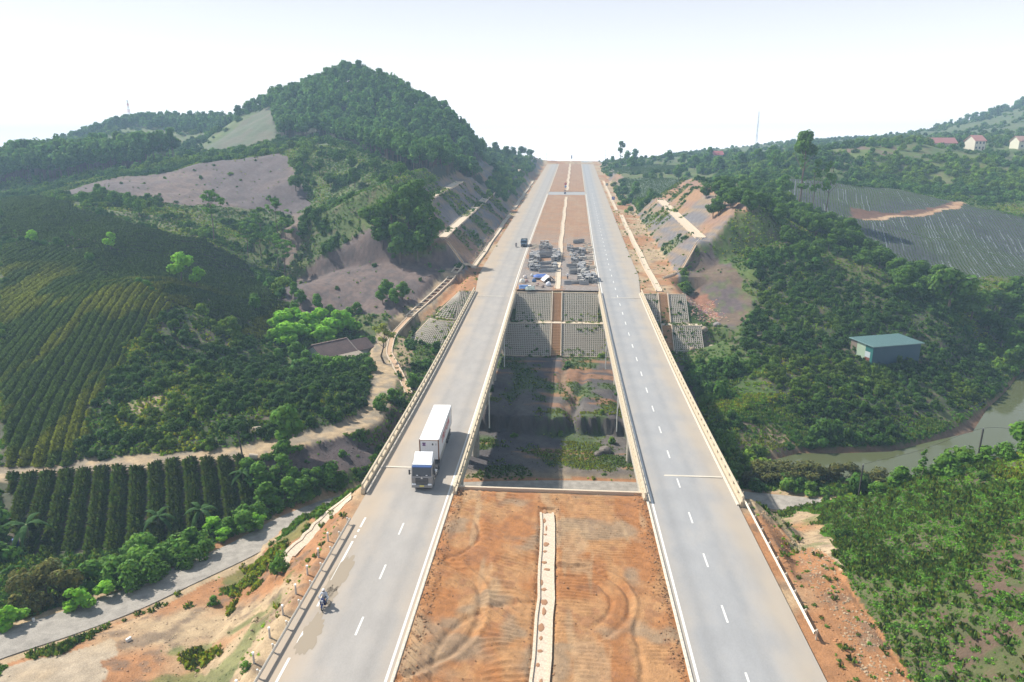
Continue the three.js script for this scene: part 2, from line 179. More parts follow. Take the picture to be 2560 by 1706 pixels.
const soilBump = heightTexture(512, (u, v) => .6 * tfbm(u, v, 10, 6) + .4 * Math.pow(tnoise(u, v, 60), 2));
function mat(rgb, rough = .9, more = {}) { const m = new THREE.MeshStandardMaterial({ roughness: rough, ...more }); m.color.setRGB(...rgb); return m; }

// ---------- object helpers ----------
const taken = new Map();
function numbered(name) { const n = taken.get(name) || 0; taken.set(name, n + 1); return n ? name + '_' + String(n).padStart(3, '0') : name; }
function tag(o, label, category, group) { o.userData.label = label; o.userData.category = category; if (group) o.userData.group = group; return o; }
function put(name, geo, material, parent) { const m = new THREE.Mesh(geo, material); m.castShadow = m.receiveShadow = true; m.name = parent ? name : numbered(name); (parent || scene).add(m); return m; }
function thing(name, label, category, pos = [0, 0, 0], turn = 0, group) { const g = new THREE.Group(); g.name = numbered(name); g.position.set(...pos); g.rotation.y = turn; scene.add(g); return tag(g, label, category, group); }
function dup(o, pos, turn, label, group, scale = 1) { const c = o.clone(); c.name = numbered(o.name.replace(/_\d{3}$/, '')); c.userData = { ...o.userData }; if (label) c.userData.label = label; if (group) c.userData.group = group; c.position.set(...pos); c.rotation.y = turn; if (Array.isArray(scale)) c.scale.set(...scale); else c.scale.setScalar(scale); scene.add(c); return c; }
function structure(name, geo, material, label) { const m = put(name, geo, material); m.userData.kind = 'structure'; if (label) m.userData.label = label; return m; }
function stuff(o, label, category) { o.userData.kind = 'stuff'; return tag(o, label, category); }
const box = (w, h, d, x = 0, y = 0, z = 0) => { const g = new THREE.BoxGeometry(w, h, d); g.translate(x, y, z); return g; };
const merge = l => mergeGeometries(l.map(g => g.index ? g.toNonIndexed() : g.clone()).map(g => { for (const k of Object.keys(g.attributes)) if (!['position', 'normal', 'uv'].includes(k)) g.deleteAttribute(k); if (!g.attributes.uv) g.setAttribute('uv', new THREE.BufferAttribute(new Float32Array(g.attributes.position.count * 2), 2)); return g; }));
function bar(a, b, w, h = w) { const A = new THREE.Vector3(...a), B = new THREE.Vector3(...b), L = A.distanceTo(B); const g = new THREE.BoxGeometry(w, h, L); const m = new THREE.Matrix4().lookAt(A, B, new THREE.Vector3(0, 1, 0)); m.setPosition(A.add(B).multiplyScalar(.5)); g.applyMatrix4(m); return g; }
function rod(a, b, r0, r1 = r0, n = 8) { const A = new THREE.Vector3(...a), B = new THREE.Vector3(...b), L = A.distanceTo(B); const g = new THREE.CylinderGeometry(r1, r0, L, n); g.applyMatrix4(new THREE.Matrix4().makeRotationFromQuaternion(new THREE.Quaternion().setFromUnitVectors(new THREE.Vector3(0, 1, 0), B.clone().sub(A).normalize()))); const c = A.add(B).multiplyScalar(.5); g.translate(c.x, c.y, c.z); return g; }
// a strip swept along stations: cross(i) -> list of [x, y, z]; closed round, so that it has thickness
function sweep(n, cross, uv, closed = true) {
  const pos = [], uvs = [], idx = []; let m = 0;
  for (let i = 0; i < n; i++) { const c = cross(i); m = c.length; c.forEach((p, k) => { pos.push(...p); uvs.push(...(uv ? uv(i, k, p) : [p[0], -p[2]])); }); }
  for (let i = 0; i < n - 1; i++) for (let k = 0; k < (closed ? m : m - 1); k++) { const a = i * m + k, b = i * m + (k + 1) % m; idx.push(a, b, a + m, b, b + m, a + m); }
  if (closed) for (let k = 1; k < m - 1; k++) { idx.push(0, k + 1, k); const o = (n - 1) * m; idx.push(o, o + k, o + k + 1); }
  const g = new THREE.BufferGeometry(); g.setAttribute('position', new THREE.Float32BufferAttribute(pos, 3)); g.setAttribute('uv', new THREE.Float32BufferAttribute(uvs, 2)); g.setIndex(idx); return g;
}
const flat = g => { const f = g.index ? g.toNonIndexed() : g; f.computeVertexNormals(); return f; };

// ---------- ground colours (linear albedo of soil and low growth; scatter is planted on top) ----------
const C = { grass: [.05, .085, .018], grass2: [.08, .115, .024], dry: [.13, .115, .05], soil: [.12, .085, .06], purple: [.088, .068, .07], slate: [.12, .115, .125], orange: [.28, .135, .058], tan: [.33, .245, .15], pale: [.4, .31, .21], red: [.19, .075, .035], field: [.05, .055, .03], gravel: [.3, .245, .18], valley: [.105, .095, .085], dark: [.05, .045, .042], paleslope: [.07, .09, .05], wood: [.03, .04, .018], teal: [.09, .125, .075] };
const mixc = (a, b, t) => [lerp(a[0], b[0], t), lerp(a[1], b[1], t), lerp(a[2], b[2], t)];
function zoneAt(x, D) {
  const w = clamp(D / 70, 1, 1.3), wx = x + (fbm(x / 4, D / 4, 3) - .5) * 3.2 * w, wd = D + (fbm(x / 4 + 31, D / 4 + 7, 3) - .5) * 3.2 * w;
  let k = 'wild'; for (const z of ZONES) if (wx > z.b[0] && wx < z.b[1] && wd > z.b[2] && wd < z.b[3] && inPoly(z.p, wx, wd)) k = z.kind; return k;
}
function soilOf(x, D, h) {   // 'zone' of the ground, roadworks included
  const X = x - roadX(D), a = Math.abs(X);
  if (D < 1000) {
    const ry = roadY(D), toe = D < 95 ? (X > 0 ? 27.5 : 26) : X > 0 ? lerp(34, 30, sstep(380, 520, D)) : 27;
    if ((D < GAP0 || D > GAP1) && a < toe + .3) { if (a < 24.5 || h > ry - 2.2) return 'shoulder'; if (h > ry - 7 && D > 150) return 'shoulder'; }
    if (D > GAP1 && D < 820 && a >= toe && a < toe + 25 && Math.abs(h - (ry - .32 + bench(a - toe))) < .75) return 'cutface';
    if (D > 150 && D <= GAP1 && a < 46 && h > -9.8) { const s = Math.hypot(Math.max(0, a - (X > 0 ? 31.5 : 25.5)), GAP1 - D); if (h < roadY(GAP1) - .1 - abutDrop(s) && h > roadY(GAP1) - .6 - abutDrop(s)) return 'abutment'; }
  }
  for (const L of LANES) if (D > L.lo && D < L.hi) { const s = segDist(L.p, x, D)[0]; if (s < L.w + .4 + 1.2 * fbm(x / 2, D / 2, 2)) return L === LANES[0] ? 'verge' : 'track'; }
  if (x > 28 && D < 200 && D > 95 && signedDist(POND, x, D) < .3) return 'mud';
  return zoneAt(x, D);
}
function soilColour(k, x, D, h) {
  const n1 = fbm(x / 9, D / 9, 4), n2 = fbm(x / 1.7 + 9, D / 1.7, 3), n3 = fbm(x / 28 + 3, D / 28 - 5, 3);
  let c;
  switch (k) {
    case 'shoulder': case 'spoil': c = mixc(C.orange, C.tan, sstep(.35, .62, n1)); c = mixc(c, C.soil, sstep(.58, .75, n2) * .6); break;
    case 'dirtleft': c = mixc(C.orange, C.tan, sstep(.38, .66, n1)); c = mixc(c, C.soil, sstep(.55, .7, n2) * .7); c = mixc(c, C.grass2, sstep(.58, .66, fbm(x / 5 - 8, D / 5, 3)) * .7); break;
    case 'bareright': c = mixc(C.tan, C.orange, sstep(.5, .68, n1)); c = mixc(c, C.pale, sstep(.45, .62, n3) * .6); c = mixc(c, C.soil, sstep(.58, .7, n2) * .5); c = mixc(c, C.grass2, sstep(.6, .7, fbm(x / 3 - 8, D / 3, 3)) * .6); break;
    case 'gravelpad': c = mixc(C.gravel, C.tan, sstep(.4, .7, n1)); break;
    case 'verge': c = mixc(C.tan, C.orange, sstep(.4, .6, n1)); break;
    case 'track': c = mixc([.2, .165, .12], C.tan, sstep(.4, .65, n2)); break;
    case 'plough': c = mixc(C.purple, [.12, .085, .075], sstep(.45, .65, n3)); c = mixc(c, [.07, .057, .058], sstep(.5, .62, n2) * .7); break;
    case 'gullytrack': c = mixc(C.purple, C.tan, .25); break;
    case 'cutface': {
      const t = fbm((x + D * .25) / 3.5, (D * .12 + h * 1.6) / 2, 4); c = mixc(C.slate, [.2, .15, .1], sstep(.42, .62, t)); c = mixc(c, C.orange, sstep(.5, .68, n3) * .5); c = mixc(c, C.grass2, sstep(.57, .66, n1) * .55); break;
    }
    case 'abutment': c = mixc(C.soil, C.grass, sstep(.4, .6, n1)); break;
    case 'rightcut': c = mixc(C.purple, C.soil, sstep(.4, .6, n1)); c = mixc(c, C.grass2, sstep(.55, .65, n2) * .5); break;
    case 'rubble': c = mixc([.2, .095, .06], C.soil, sstep(.45, .65, n2)); break;
    case 'redcut': c = mixc([.13, .06, .035], [.08, .045, .03], n2); break;
    case 'trackright': c = mixc(C.pale, C.orange, n1); break;
    case 'bare': c = mixc(C.soil, C.tan, sstep(.45, .7, n1) * .7); c = mixc(c, C.grass2, sstep(.55, .65, n2) * .5); break;
    case 'brownhill': c = mixc([.085, .06, .04], [.11, .065, .038], n1); c = mixc(c, C.grass, sstep(.5, .6, n2) * .6); break;
    case 'valley': c = mixc([.1, .088, .08], [.062, .056, .06], sstep(.42, .6, n1)); c = mixc(c, C.grass, sstep(.46, .6, fbm(x / 6 + 11, D / 6, 4)) * .85); c = mixc(c, C.orange, sstep(.66, .7, fbm(x / 16, D / 3 + 5, 3)) * .6); if (D > 116 && D < 123.5 && h < -9.75 && h > -12.4) c = mixc([.05, .042, .044], [.085, .072, .07], n2); { const rl = segDist(RILL, x, D)[0] + (n2 - .5) * 1.2; if (D > 122 && rl < .75) c = mixc([.2, .125, .07], [.1, .075, .06], n2); } if (D < 105) c = mixc(c, [.26, .2, .125], sstep(105, 101.5, D + (n1 - .5) * 6) * .85); break;
    case 'mud': c = mixc(C.soil, C.orange, n1 * .6); break;
    case 'fieldfront': case 'fieldback': case 'fieldlow': c = mixc(C.field, C.soil, sstep(.5, .7, n2) * .5); break;
    case 'fieldright': c = mixc([.042, .05, .05], [.045, .06, .038], sstep(.42, .6, n3)); break;
    case 'fieldfar': c = mixc(C.teal, C.grass, n2 * .6); break;
    case 'paleslope': c = mixc(C.paleslope, [.095, .095, .065], sstep(.4, .6, n1)); break;
    case 'terrace': c = mixc(C.soil, C.grass2, sstep(.4, .6, n1)); break;
    case 'wood': c = C.wood; break;
    case 'scrub': c = mixc([.035, .05, .018], C.soil, sstep(.5, .7, n2) * .6); break;
    default: c = mixc(C.grass, C.grass2, sstep(.35, .65, n1)); c = mixc(c, C.soil, sstep(.56, .7, n2) * .55); c = mixc(c, C.dry, sstep(.5, .7, n3) * .35);
      if (D < 95 && x > 22) c = mixc(c, [.075, .062, .035], .45 + .4 * sstep(.45, .6, n2));
      if (D > 600) c = mixc(c, [.07, .1, .05], .5);
  }
  return c;
}
// ---------- the ground itself: one sheet to the horizon ----------
const groundMaterial = new THREE.MeshStandardMaterial({ vertexColors: true, roughness: .95, map: soilGrain, bumpMap: soilBump, bumpScale: .06 });
groundMaterial.color.setRGB(1.45, 1.45, 1.45);
{
  const rows = [], NC = 640; for (let D = 8; D < 2300; D *= D < 24 ? 1.05 : D < 500 ? 1.0056 : D < 1500 ? 1.012 : 1.06) rows.push(D); rows.push(2300);
  const NR = rows.length, pos = new Float32Array(NR * NC * 3), col = new Float32Array(NR * NC * 3), uv = new Float32Array(NR * NC * 2), idx = new Uint32Array((NR - 1) * (NC - 1) * 6);
  let k = 0;
  for (let r = 0; r < NR; r++) for (let c = 0; c < NC; c++, k++) {
    const D = rows[r], x = (c / (NC - 1) * 2 - 1) * (D * .98 + 34), h = groundY(x, D);
    pos[k * 3] = x; pos[k * 3 + 1] = h; pos[k * 3 + 2] = -D; uv[k * 2] = x / 7; uv[k * 2 + 1] = D / 7;
    const q = soilColour(soilOf(x, D, h), x, D, h); col[k * 3] = q[0]; col[k * 3 + 1] = q[1]; col[k * 3 + 2] = q[2];
  }
  k = 0; for (let r = 0; r < NR - 1; r++) for (let c = 0; c < NC - 1; c++) { const a = r * NC + c, b = a + 1, d = a + NC, e = d + 1; idx[k++] = a; idx[k++] = b; idx[k++] = d; idx[k++] = b; idx[k++] = e; idx[k++] = d; }
  const g = new THREE.BufferGeometry(); g.setAttribute('position', new THREE.BufferAttribute(pos, 3)); g.setAttribute('color', new THREE.BufferAttribute(col, 3)); g.setAttribute('uv', new THREE.BufferAttribute(uv, 2)); g.setIndex(new THREE.BufferAttribute(idx, 1)); g.computeVertexNormals();
  structure('ground', g, groundMaterial);
  console.log('ground', NR, NC, idx.length / 3);
}
// ---------- carriageways ----------
const paveMap = grainTexture(1024, (u, v) => {   // u across 12 m (0 = median side), v along 24 m; dust drifted to both edges, tyre-darkened lanes
  const x = u * 12, n = tfbm(u, v, 6, 5), f = tnoise(u, v, 256), s = tnoise(u * 1, v, 12);
  const dust = clamp(Math.exp(-x / .7) * .9 + sstep(5.2, 9.6, x) * .95 + (n - .5) * .8, 0, 1);
  const wheel = Math.exp(-(((x - 2.1) / .5) ** 2)) + Math.exp(-(((x - 5.9) / .5) ** 2)) * .6;
  const streak = (tnoise(u, 0, 14) - .5) * .035 + (tnoise(u, v, 40) - .5) * .012;
  const g = .285 - .022 * wheel + (f - .5) * .03 + (n - .5) * .05 + streak;
  const c = mixc([g * 1.0, g * 1.0, g * 1.005], [.37, .31, .24], dust * .8); return c.map(q => q + (s - .5) * .012);
});
const pavement = new THREE.MeshStandardMaterial({ map: paveMap, roughness: .85 });
const pavementWarm = new THREE.MeshStandardMaterial({ map: paveMap, roughness: .85 }); pavementWarm.color.setRGB(1.06, .99, .91);
const whitePaint = mat([.66, .65, .62], .7), kerbConcrete = new THREE.MeshStandardMaterial({ map: soilGrain, roughness: .9 }); kerbConcrete.color.setRGB(.72, .66, .56);
const concrete = new THREE.MeshStandardMaterial({ map: soilGrain, roughness: .9 }); concrete.color.setRGB(.58, .53, .44);
const stations = (a, b, f) => { const l = []; for (let d = a; d < b; d += f(d)) l.push(d); l.push(b); return l; };
const step = d => d < 150 ? 2 : d < 400 ? 4 : 10;
const outer = D => 21.2 + 1.9 * sstep(168, 200, D);
const roads = {};
for (const s of [-1, 1]) {
  const st = stations(6, 1100, step);
  const g = sweep(st.length, i => { const D = st[i], X = roadX(D), y = roadY(D), w = outer(D) - 11.25, l = []; for (let k = 0; k <= 8; k++) l.push([X + s * (11.25 + w * k / 8), y - .012 * k / 8 * w, -D]); l.push([X + s * (11.25 + w), y - .28, -D], [X + s * 11.25, y - .28, -D]); return s > 0 ? l : l.reverse(); }, (i, k, p) => [(Math.abs(p[0] - roadX(-p[2])) - 11.25) / 12, -p[2] / 24]);
  g.computeVertexNormals();
  const road = structure('road', flat(g), s < 0 ? pavementWarm : pavement, s < 0 ? 'left grey carriageway dusted with tan earth' : 'right grey carriageway with white dashes');
  roads[s] = road;
  // paint
  const dashes = s > 0 ? [[5, 40]] : [[5, 8]];
  const dashG = (D, len, x0, w) => { const l = [D - len / 2, D + len / 2]; const q = sweep(2, i => { const d = l[i], X = roadX(d) + s * x0, y = roadY(d) - .012 * (x0 - 11.25) + .005; return [[X - w / 2, y, -d], [X + w / 2, y, -d], [X + w / 2, y + .004, -d], [X - w / 2, y + .004, -d]]; }); return flat(q); };
  for (let k = 0; k < (s > 0 ? 48 : 3); k++) put('lane_dash', dashG(s > 0 ? 43.2 + k * 8.02 : 47.5 + k * 7.66, 2.3, 15.35, .17), whitePaint, road);
  // edge lines, worn through in places
  const rl = mulberry(5 + s);
  const line = (x0, a, b, w, y) => { const st2 = stations(a, b, d => 3); return flat(sweep(st2.length, i => { const D = st2[i], X = roadX(D) + s * x0, yy = roadY(D) - .012 * (x0 - 11.25) + .005; return [[X - w / 2, yy, -D], [X + w / 2, yy, -D], [X + w / 2, yy + .004, -D], [X - w / 2, yy + .004, -D]]; })); };
  put('edge_line', line(11.62, 20, 420, .2), whitePaint, road);
  if (s < 0) for (const [a, b] of [[36, 43.5], [45.2, 46.6], [49.8, 51.2], [53.6, 60.2], [60.8, 61.3], [62, 62.5], [62.9, 64.9]]) put('edge_line', line(19.75, a, b, .2), whitePaint, road);
  // joint bands at both ends of the bridge
  for (const D of [77.2, 170]) put('expansion_joint', box(9.6, .012, .35, roadX(D) + s * 16.05, roadY(D) - .05 + .012, -D), kerbConcrete, road);
  // kerb along the median
  const kerb = (a, b) => { const st3 = stations(a, b, d => Math.min(step(d), 4)); return flat(sweep(st3.length, i => { const D = st3[i], X = roadX(D), y = roadY(D); const l = [[X + s * 10.98, y - .3, -D], [X + s * 11.24, y - .3, -D], [X + s * 11.24, y + .1, -D], [X + s * 11.21, y + .13, -D], [X + s * 11.02, y + .13, -D], [X + s * 10.98, y + .1, -D]]; return s > 0 ? l : l.reverse(); })); };
  for (const [a, b] of [[6, 71.5], [178, 420], [432, 790]]) structure('kerb', kerb(a, b), kerbConcrete, s < 0 ? 'pale kerb beside the left carriageway' : 'pale kerb beside the right carriageway');
}
// crossing through the median
structure('crossover_pavement', flat(sweep(9, i => { const D = 414 + i * 2.4 - 0, y = roadY(D), X = roadX(D), e = (Math.abs(i - 4) / 4) ** 3 * .8; return [[X - 11.2, y - .02, -D], [X + 11.2, y - .02, -D], [X + 11.2, y - .25, -D], [X - 11.2, y - .25, -D]].reverse(); }, (i, k, p) => [.3, -p[2] / 24])), pavement);
// ---------- medians ----------
function tracks(x, D) {   // ruts and tread of the dozer: height in metres
  let h = (fbm(x / 2.2, D / 2.2, 4) - .5) * .22;
  const arc = (cx, cd, r, w) => { const q = Math.hypot(x - cx, (D - cd)) - r; return Math.exp(-((q / w) ** 2)); };
  if (D < 72) {
    const tread = (u, len) => Math.max(0, Math.sin(u * Math.PI * 2 / len));
    const left = x < -.8;
    const dir = left ? x * .35 + D * .9 + fbm(x / 7, D / 7, 2) * 6 : D + fbm(x / 9, D / 9, 2) * .6;
    const patch = sstep(.42, .58, fbm(x / 3.3 + 4, D / 5 + (left ? 0 : 20), 3));
    h += .13 * tread(dir, left ? .62 : .44) * patch * (left ? 1 : .75);
    if (!left) { const aw = (fbm(x / 2, D / 2, 2) - .5) * .8, q2 = sstep(45, 52, D); h -= .24 * arc(2.2, 52 + aw, 5.2, .26) * q2; h += .14 * arc(2.2, 52 + aw, 5.75, .22) * q2; h -= .16 * arc(2.2, 52 + aw, 3.6, .22) * q2; h -= .16 * Math.exp(-(((x - 7.6 - aw) / .25) ** 2)) * sstep(52, 49, D); }
    else { const aw = (fbm(x / 2, D / 2, 2) - .5) * .9; h -= .22 * arc(-14, 50 + aw, 8.5, .3); h += .13 * arc(-14, 50 + aw, 9.2, .25); h -= .18 * arc(-1, 44 + aw, 7.5, .28); h -= .18 * arc(-12, 62 + aw, 5, .25); }
  }
  const ditch = Math.exp(-(((x + .1 - .14 * Math.sin(D / 7)) / .92) ** 6)); h = lerp(h, -.25, D < 68.2 ? ditch : 0);
  h += .18 * Math.exp(-(((Math.abs(x) - 10.3) / .5) ** 2)) * (fbm(x, D / 1.3, 3));
  return h;
}
function medianColour(x, D) {
  const n = fbm(x / 3, D / 4.5, 4), m = fbm(x / 1.1 + 7, D / 1.1, 3), g = fbm(x / 5 + 40, D / 4 + 3, 3);
  let c = mixc([.27, .115, .038], [.31, .165, .07], sstep(.38, .6, n)); c = mixc(c, [.22, .1, .045], sstep(.55, .72, m) * .6);
  c = mixc(c, [.21, .155, .1], sstep(.54, .68, g) * (D < 74 ? .75 : .5)); c = mixc(c, [.32, .22, .125], sstep(.6, .7, fbm(x / 2, D / 9 + 9, 3)) * .6);
  if (D > 100) c = mixc(mixc(c, [.25, .165, .11], .55), [.2, .18, .17], sstep(300, 200, D) * sstep(.25, .5, g) * .9);
  return c;
}
function medianMesh(name, label, d0, d1, dd, dx, tr) {
  const nx = Math.round(21.9 / dx), nd = Math.round((d1 - d0) / dd), pos = [], col = [], uv = [], idx = [];
  for (let j = 0; j <= nd; j++) for (let i = 0; i <= nx; i++) { const D = lerp(d0, d1, j / nd), x = lerp(-10.97, 10.97, i / nx), e = Math.min(1, (10.97 - Math.abs(x)) / .4); const endDrop = tr && D > d1 - 1.2 ? -(D - d1 + 1.2) * .35 : 0; pos.push(roadX(D) + x, roadY(D) + .02 + tracks(x, D) * e + (tr ? 0 : .04) + endDrop, -D); col.push(...medianColour(x, D)); uv.push(x / 4, D / 4); }
  for (let j = 0; j < nd; j++) for (let i = 0; i < nx; i++) { const a = j * (nx + 1) + i, b = a + 1, c = a + nx + 1, d = c + 1; idx.push(a, b, c, b, d, c); }
  const g = new THREE.BufferGeometry(); g.setAttribute('position', new THREE.Float32BufferAttribute(pos, 3)); g.setAttribute('color', new THREE.Float32BufferAttribute(col, 3)); g.setAttribute('uv', new THREE.Float32BufferAttribute(uv, 2)); g.setIndex(idx); g.computeVertexNormals();
  structure(name, g, groundMaterial, label);
}
medianMesh('median_earth', 'orange earth median rutted by tracked machines', 8, 72.3, .11, .13, true);
medianMesh('median_earth', 'brown earth median beyond the bridges', 176.5, 414, .9, .45, false);
medianMesh('median_earth', 'reddish earth median towards the crest', 432, 800, 2.5, 1.1, false);
// ---------- pond ----------
{
  const s = new THREE.Shape(POND.map(([x, D]) => { const cx = 75, cd = 135; return new THREE.Vector2(x + Math.sign(x - cx) * 1.6, D + Math.sign(D - cd) * 1.6); }));
  const g = new THREE.ShapeGeometry(s, 1); g.rotateX(-Math.PI / 2); g.translate(0, POND_Y, 0);
  const ripple = heightTexture(512, (u, v) => tfbm(u, v, 12, 5)); ripple.repeat.set(.08, .08);
  const w = new THREE.MeshPhysicalMaterial({ roughness: .04, bumpMap: ripple, bumpScale: .012, ior: 1.33 }); w.color.setRGB(.085, .095, .045);
  structure('pond_water', g, w);
}
// ---------- village lane under the bridges ----------
{
  const P = LANES[0].p, curve = new THREE.CatmullRomCurve3(P.map(([x, D, y]) => new THREE.Vector3(x, y, -D))), N = 90, pts = curve.getSpacedPoints(N);
  const m = new THREE.MeshStandardMaterial({ map: soilGrain, roughness: .88 }); m.color.setRGB(.38, .35, .31);
  const g = sweep(N + 1, i => { const p = pts[i], q = pts[Math.min(N, i + 1)].clone().sub(pts[Math.max(0, i - 1)]).setY(0).normalize(), nx = -q.z, nz = q.x, l = []; for (const [o, y] of [[-2.4, -.3], [-2.4, .03], [-1.2, .06], [0, .07], [1.2, .06], [2.4, .03], [2.4, -.3]]) l.push([p.x + nx * o, p.y + y, p.z + nz * o]); return l; }, (i, k, p) => [p[0] / 6, p[2] / 6]);
  g.computeVertexNormals(); structure('village_lane', flat(g), m, 'narrow grey lane crossing under the bridges');
}
// ---------- the two road bridges ----------
const cream = new THREE.MeshStandardMaterial({ map: soilGrain, roughness: .88 }); cream.color.setRGB(.66, .56, .41);
const girderGrey = new THREE.MeshStandardMaterial({ map: soilGrain, roughness: .92 }); girderGrey.color.setRGB(.52, .48, .42);
const galvanised = mat([.55, .5, .42], .55, { metalness: .35 }), pipeWhite = mat([.7, .7, .68], .5);
const railPost = (() => { const s = new THREE.Shape([[-.13, 0], [.13, 0], [.1, .25], [.07, .54], [-.07, .54], [-.1, .25]].map(p => new THREE.Vector2(...p))); const g = new THREE.ExtrudeGeometry(s, { depth: .16, bevelEnabled: true, bevelSize: .015, bevelThickness: .015, bevelSegments: 1 }); g.translate(0, 0, -.08); return g; })();
for (const s of [-1, 1]) {
  const base = [s * 16.3, -12.8, -123], b = thing('road_bridge', s < 0 ? 'left concrete road bridge carrying the container truck' : 'right concrete road bridge with white lane dashes', 'bridge', base);
  const own = g => { g.translate(-base[0], -base[1], -base[2]); return g; };
  const st = stations(72, 175, () => 4.12), at = (D, a, dy) => [roadX(D) + s * a, roadY(D) + dy, -D];
  // deck slab and its edge beams
  put('deck', own(flat(sweep(st.length, i => { const D = st[i], l = [[10.55, -.31], [10.55, -.75], [11.2, -.75], [11.6, -.6], [20.9, -.6], [21.3, -.75], [21.95, -.75], [21.95, -.31]].map(([a, y]) => at(D, a, y)); return s > 0 ? l : l.reverse(); }))), girderGrey, b);
  for (const a of [12.2, 14.2, 16.25, 18.3, 20.3]) for (const [d0, d1] of [[77.4, 107.8], [108.2, 138.8], [139.2, 169.8]]) put('girder', own(flat(sweep(2, i => { const D = i ? d1 : d0, l = [[-.3, -.62], [.3, -.62], [.3, -.8], [.12, -.95], [.12, -1.85], [.3, -2], [.3, -2.2], [-.3, -2.2], [-.3, -2], [-.12, -1.85], [-.12, -.95], [-.3, -.8]].map(([x, y]) => at(D, a + x, y)); return s > 0 ? l.reverse() : l; }))), girderGrey, b);
  // piers: cap beam on two round columns
  for (const D of [108, 139]) {
    const y = roadY(D) - 2.22, pier = put('pier', own(flat(merge([bar([roadX(D) + s * 10.9, y - .6, -D], [roadX(D) + s * 21.6, y - .6, -D], 1.5, 1.2)]))), girderGrey, b);
    for (const a of [13.2, 19.2]) { const gx = roadX(D) + s * a, gy = groundY(gx, D) - .6; put('column', own(rod([gx, gy, -D], [gx, y - 1.2, -D], .65, .65, 20)), girderGrey, pier); }
    for (const a of [10.7, 21.8]) put('drain_pipe', own(rod([roadX(D) + s * a, y - 5.2, -D + .9], [roadX(D) + s * a, y + 1.4, -D + .9], .1, .1, 8)), pipeWhite, b);
  }
  // abutments
  for (const [D, dir] of [[74.6, 1], [172.6, -1]]) { const y = roadY(D) - .32; put('abutment', own(flat(merge([box(11.2, 8.4, 3, roadX(D) + s * 16.25, y - 4.6, -D), box(.5, 7.6, 6.2, roadX(D) + s * 10.75, y - 4, -D + dir * 3.4), box(.5, 7.6, 6.2, roadX(D) + s * 21.75, y - 4, -D + dir * 3.4)]))), girderGrey, b); }
  // parapets: low wall, posts and a heavy top rail
  for (const a of [10.88, 21.62]) {
    const o = a < 15 ? -1 : 1, st2 = stations(70.4, 174.6, () => 2.171);
    const prof = (pts, D) => { const l = pts.map(([x, y]) => at(D, a + o * x, y)); return s * o > 0 ? l : l.reverse(); };
    const par = put('parapet', own(flat(sweep(st2.length, i => prof([[-.24, -.31], [.24, -.31], [.2, .4], [-.16, .4], [-.22, .18]], st2[i])))), cream, b);
    put('top_rail', own(flat(sweep(st2.length, i => prof([[-.11, .86], [.13, .86], [.15, .9], [.15, 1.0], [.11, 1.05], [-.09, 1.05], [-.13, 1.0], [-.13, .9]], st2[i])))), cream, par);
    for (const D of st2) { const m = put('post', railPost, cream, par), p = at(D, a, .38); m.position.set(p[0] - base[0], p[1] - base[1], p[2] - base[2]); m.rotation.y = Math.PI / 2; }
    put('gutter_kerb', own(flat(sweep(st2.length, i => prof([[-.62, -.1], [-.36, -.1], [-.36, .05], [-.58, .05]], st2[i])))), kerbConcrete, b);
  }
}
// ---------- slope protection, stairs and drains ----------
const latticeGrey = new THREE.MeshStandardMaterial({ map: soilGrain, roughness: .92 }); latticeGrey.color.setRGB(.56, .51, .43);
const stainedStep = new THREE.MeshStandardMaterial({ map: soilGrain, roughness: .92 }); stainedStep.color.setRGB(.66, .4, .22);
const channelMat = new THREE.MeshStandardMaterial({ map: soilGrain, roughness: .92 }); channelMat.color.setRGB(.72, .6, .46);
const silt = new THREE.MeshStandardMaterial({ map: soilGrain, roughness: .95 }); silt.color.setRGB(.62, .42, .27);
const paleSilt = new THREE.MeshStandardMaterial({ map: soilGrain, roughness: .95 }); paleSilt.color.setRGB(.7, .58, .46);
const stairBase = mat([.1, .045, .02], .95);
const Y1 = roadY(GAP1) - .32;
